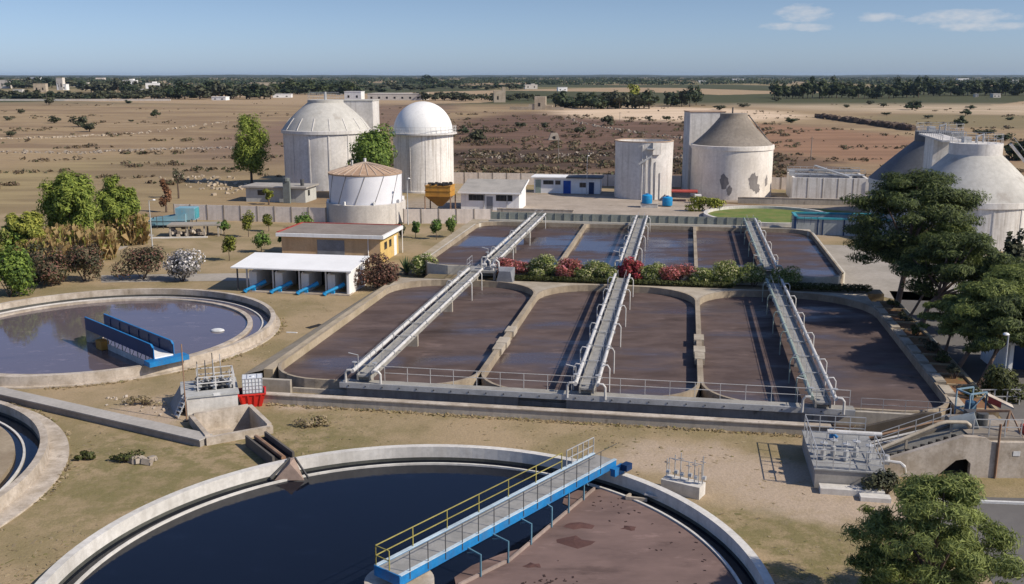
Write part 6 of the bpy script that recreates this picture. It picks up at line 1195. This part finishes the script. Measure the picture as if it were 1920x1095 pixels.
# houses and ruins of the far country
def house(label, x0, x1, y0, yb, m='plaster', cat='house', wins=2, name='farm_house', dep=1.0, split=None, group=None):
    q = at((x0 + x1) / 2, yb); w_ = pxm(x1 - x0, q.y); h = max(2.5, HZ(y0, q.y)); h = min(h, w_ * 2.5 + 4); d = max(6.0, w_ * .6 * dep); r = thing(name, label, cat, tuple(q), R(rnd.uniform(-12, 12)), group)
    b = MB(); b.bx(-w_ / 2, w_ / 2, 0, d, 0, h * (.8 if split else 1))
    if split: b.bx(-w_ / 2 + w_ * split[0], -w_ / 2 + w_ * split[1], .3, d * .8, h * .8, h)
    b.build('wall', M[m], r)
    b = MB(); b.bx(-w_ / 2 - .2, w_ / 2 + .2, -.2, d + .2, h * (.8 if split else 1) + .003, h * (.8 if split else 1) + .35); b.build('roof', M[m], r)
    for k in range(wins):
        x = -w_ / 2 + w_ * (k + .5) / wins; b = MB(); b.bx(x - min(.8, w_ * .08), x + min(.8, w_ * .08), -.06, -.005, h * .25, h * .55); b.build('window', M['dark'], r)
    return r
HS = ((25, 42, 168, 177, 'plaster', 'small white house with open porch at the far left'), (54, 73, 145, 152, 'white', 'bright white flat house on the far left skyline'), (46, 56, 156, 163, 'white', 'tiny white house left of the cream houses'), (64, 86, 157, 173, 'ruin', 'cream house left of the pink house in the far village'), (106, 119, 146, 169, 'plaster', 'tall pinkish house in the far village'), (107, 125, 158, 169, 'white', 'white house below the tall pinkish one'), (136, 152, 154, 162, 'white', 'white house left of the grey one among the trees'), (152, 166, 155, 168, 'plaster', 'grey pale house right of the tall pinkish one'), (180, 196, 146, 153, 'plaster', 'small pale house on the skyline between the trees'), (231, 255, 148, 161, 'white', 'white stepped house with tower among the left trees'), (274, 298, 153, 168, 'white', 'white gabled house right of the stepped one'), (0, 18, 150, 166, 'plaster', 'grey house at the left edge of the far village'), (228, 286, 167, 172, 'white', 'long low white farm wall below the stepped house'), (396, 424, 182, 188, 'white', 'low white shed at the edge of the left field'), (512, 546, 177, 183, 'white', 'low white shed left of the large digester top'), (482, 516, 155, 172, 'ruin', 'pinkish farm building in the wood left of the digester'), (645, 678, 172, 187, 'white', 'white farm house right of the large digester top'), (688, 792, 176, 188, 'plaster', 'long white building with many openings behind the domed tank'), (984, 1008, 157, 167, 'plaster', 'white house with chimney left of the far grove'), (1046, 1064, 164, 171, 'white', 'small white house behind the grove'), (1374, 1396, 148, 155, 'white', 'white house on the far right plain'), (1310, 1324, 151, 156, 'white', 'tiny white house on the far plain left of the bigger one'), (1797, 1816, 147, 153, 'white', 'white house beyond the tree belt at the right'), (1896, 1912, 150, 154, 'white', 'white house at the far right skyline'), (1862, 1876, 176, 183, 'plaster', 'pale gate house before the tree belt at the right'), (1828, 1834, 177, 182, 'plaster', 'small pale pillar house before the tree belt'))
for x0, x1, y0, yb, m_, lb in HS: house(lb, x0, x1, y0, yb, m_, wins=7 if 'many' in lb else 2, split=(.5, .8) if 'stepped' in lb or 'chimney' in lb else None)
rn = thing('ruined_farmhouse', 'ruined stone farmhouse with a square tower beside the dark grove', 'ruin', tuple(at(1005, 206)), R(-6)); k_ = pxm(1, rn.location.y)
b = MB(); b.bx(-3 * k_, 18 * k_, 0, 6, 0, HZ(181, rn.location.y)); b.build('tower', M['ruin'], rn)
b = MB(); b.bx(-14 * k_, -3 * k_, .4, 5, 0, 3.2); b.bx(18 * k_, 30 * k_, .4, 5, 0, 2.6); b.bx(30 * k_, 52 * k_, .4, 1, 0, 1.6); b.bx(-50 * k_, -14 * k_, .4, 1, 0, 1.8); b.build('wall', M['ruin'], rn)
b = MB(); b.bx(4 * k_, 8 * k_, -.05, -.005, 2.0, 4.0); b.build('window', M['dark'], rn)
r2 = thing('stone_tower', 'broken stone tower left of the ruined farmhouse', 'ruin', tuple(at(938, 192)), R(5)); k_ = pxm(1, r2.location.y)
b = MB(); b.bx(-12 * k_, 4 * k_, 0, 5, 0, HZ(170, r2.location.y)); b.bx(4 * k_, 10 * k_, 0, 5, 0, HZ(163, r2.location.y)); b.build('wall', M['ruin'], r2); b = MB(); b.bx(-6 * k_, -3 * k_, -.05, -.005, 2, 4.5); b.build('window', M['dark'], r2)
fw = thing('field_wall', 'pale low wall along the far edge of the left field', 'wall', tuple(at(-60, 189)), 0)
b = MB(); Lf = pxm(380, fw.location.y); b.bx(0, Lf, 0, .5, 0, 1.3); b.build('wall', M['plaster'], fw); b = MB(); b.bx(0, Lf, -.05, .55, 1.3, 1.42); b.build('coping', M['plaster'], fw)
for k, (px, py, hpx, lb) in enumerate(((1047, 300, 40, 'thin wooden pole on the burnt field'), (1162, 228, 18, 'thin wooden pole in the straw field'), (88, 197, 26, 'pale pole in front of the lone tree on the left field'), (1520, 300, 44, 'thin pole on the reddish field left of the right digesters'))):
    q = at(px, py); hh = HZ(py - hpx, q.y); pt_ = thing('utility_pole', lb, 'pole', tuple(q)); b = MB(); b.pipe([(0, 0, 0), (0, 0, hh)], [.12, .08], 6); b.build('shaft', M['post'], pt_); b = MB(); b.bar((-.5, 0, hh - .4), (.5, 0, hh - .4), .08, .08); b.build('cross_arm', M['bark'], pt_)
# far-off groves that read as one mass
def groves():
    g_ = np.random.default_rng(5); n = 8500; cl = []
    px = g_.uniform(-150, 2070, n); py = 141.6 + 18.0 * g_.random(n) ** 1.25
    for x_, y_ in zip(px, py):
        pat = math.sin(x_ * .013 + y_ * .9) + math.sin(x_ * .031 - y_ * .55) + math.sin(x_ * .007 + y_ * 1.7)
        if pat < -.35 and y_ > 150: continue
        if y_ > 161 and 1060 < x_ < 1450: continue
        q = P(x_, y_); s_ = 5.5 + 5 * g_.random(); cl.append((q[0], q[1], s_ * .5, s_ * (1.0 + g_.random() * 1.5), s_ * 1.2, s_ * .55))
    V, Fc = leaf_arrays(cl, 95000, 4.2, 9, .3, 1.0, .6); V[:, 2] = np.maximum(V[:, 2], .2)
    o = mesh_obj('distant_groves', leaf_mesh('distant_groves', V, Fc, LF['far_dark'])); o['kind'] = 'stuff'; o['label'] = 'far off groves of dark trees below the skyline'
groves()
def field_scrub():
    g_ = np.random.default_rng(15); cl = []
    for _ in range(9000):
        x_, y_ = g_.uniform(-60, 1980), 190 + 165 * g_.random() ** .8; q = P(x_, y_); l = q[0] * math.sin(TH) + q[1] * math.cos(TH)
        if l < 186 and q[0] > -62: continue
        if q[1] < 150 and q[0] > -60: continue
        pat = math.sin(x_ * .021 + y_ * .31) + math.sin(x_ * .013 - y_ * .23 + 1) + math.sin(y_ * .55 + x_ * .004)
        burnt = 700 < x_ < 1500 and 215 < y_ < 330
        if pat < (-.3 if burnt else 1.1): continue
        s_ = (.35 + .9 * g_.random() ** 2) * (1.25 if burnt else 1.0); cl.append((q[0], q[1], s_ * .35, s_ * 1.3, s_ * 1.1, s_ * .42))
    V, Fc = leaf_arrays(cl, 24000, .7, 19, .3, 1.2, .4); V[:, 2] = np.maximum(V[:, 2], .02)
    o = mesh_obj('field_scrub', leaf_mesh('field_scrub', V, Fc, LF['dry_scrub'])); o['kind'] = 'stuff'; o['label'] = 'low dry scrub scattered over the open fields'
field_scrub()
hl = MB(); nn = 160
for (yy, h0, ph) in ((7600, 12, 0.3), (10200, 15.5, 2.1)):
    pts = [(-9000 + 18000 * i / nn, h0 + 3.2 * math.sin(i * .21 + ph) + 2.2 * math.sin(i * .53 + 2 * ph) + 1.2 * math.sin(i * 1.7 + ph)) for i in range(nn + 1)]
    hl.add([(x, yy - 500, 0) for x, z in pts] + [(x, yy, z) for x, z in pts] + [(x, yy + 600, 0) for x, z in pts], [(i, i + 1, nn + 2 + i, nn + 1 + i) for i in range(nn)] + [(nn + 1 + i, nn + 2 + i, 2 * nn + 3 + i, 2 * nn + 2 + i) for i in range(nn)])
setting('hills', hl, mat('wooded hills', (.040, .050, .032), (.07, .075, .05), .004, .95, world=True))
# ------------------------------------------------------------------ haze
HAZE = 3.4e-5
if HAZE:
    hzb = MB(); hzb.bx(-GX - 200, GX + 200, -900, GY + 300, -3.0, 34.0)
    hm_ = bpy.data.materials.new('haze'); hm_.use_nodes = True; t = hm_.node_tree; t.nodes.clear(); o = N(t, 'ShaderNodeOutputMaterial'); pv_ = N(t, 'ShaderNodeVolumePrincipled'); pv_.inputs['Density'].default_value = HAZE; pv_.inputs['Color'].default_value = (.60, .78, 1.0, 1); pv_.inputs['Anisotropy'].default_value = 0.2; t.links.new(pv_.outputs[0], o.inputs['Volume'])
    hzb.build('haze', hm_, kind='stuff')
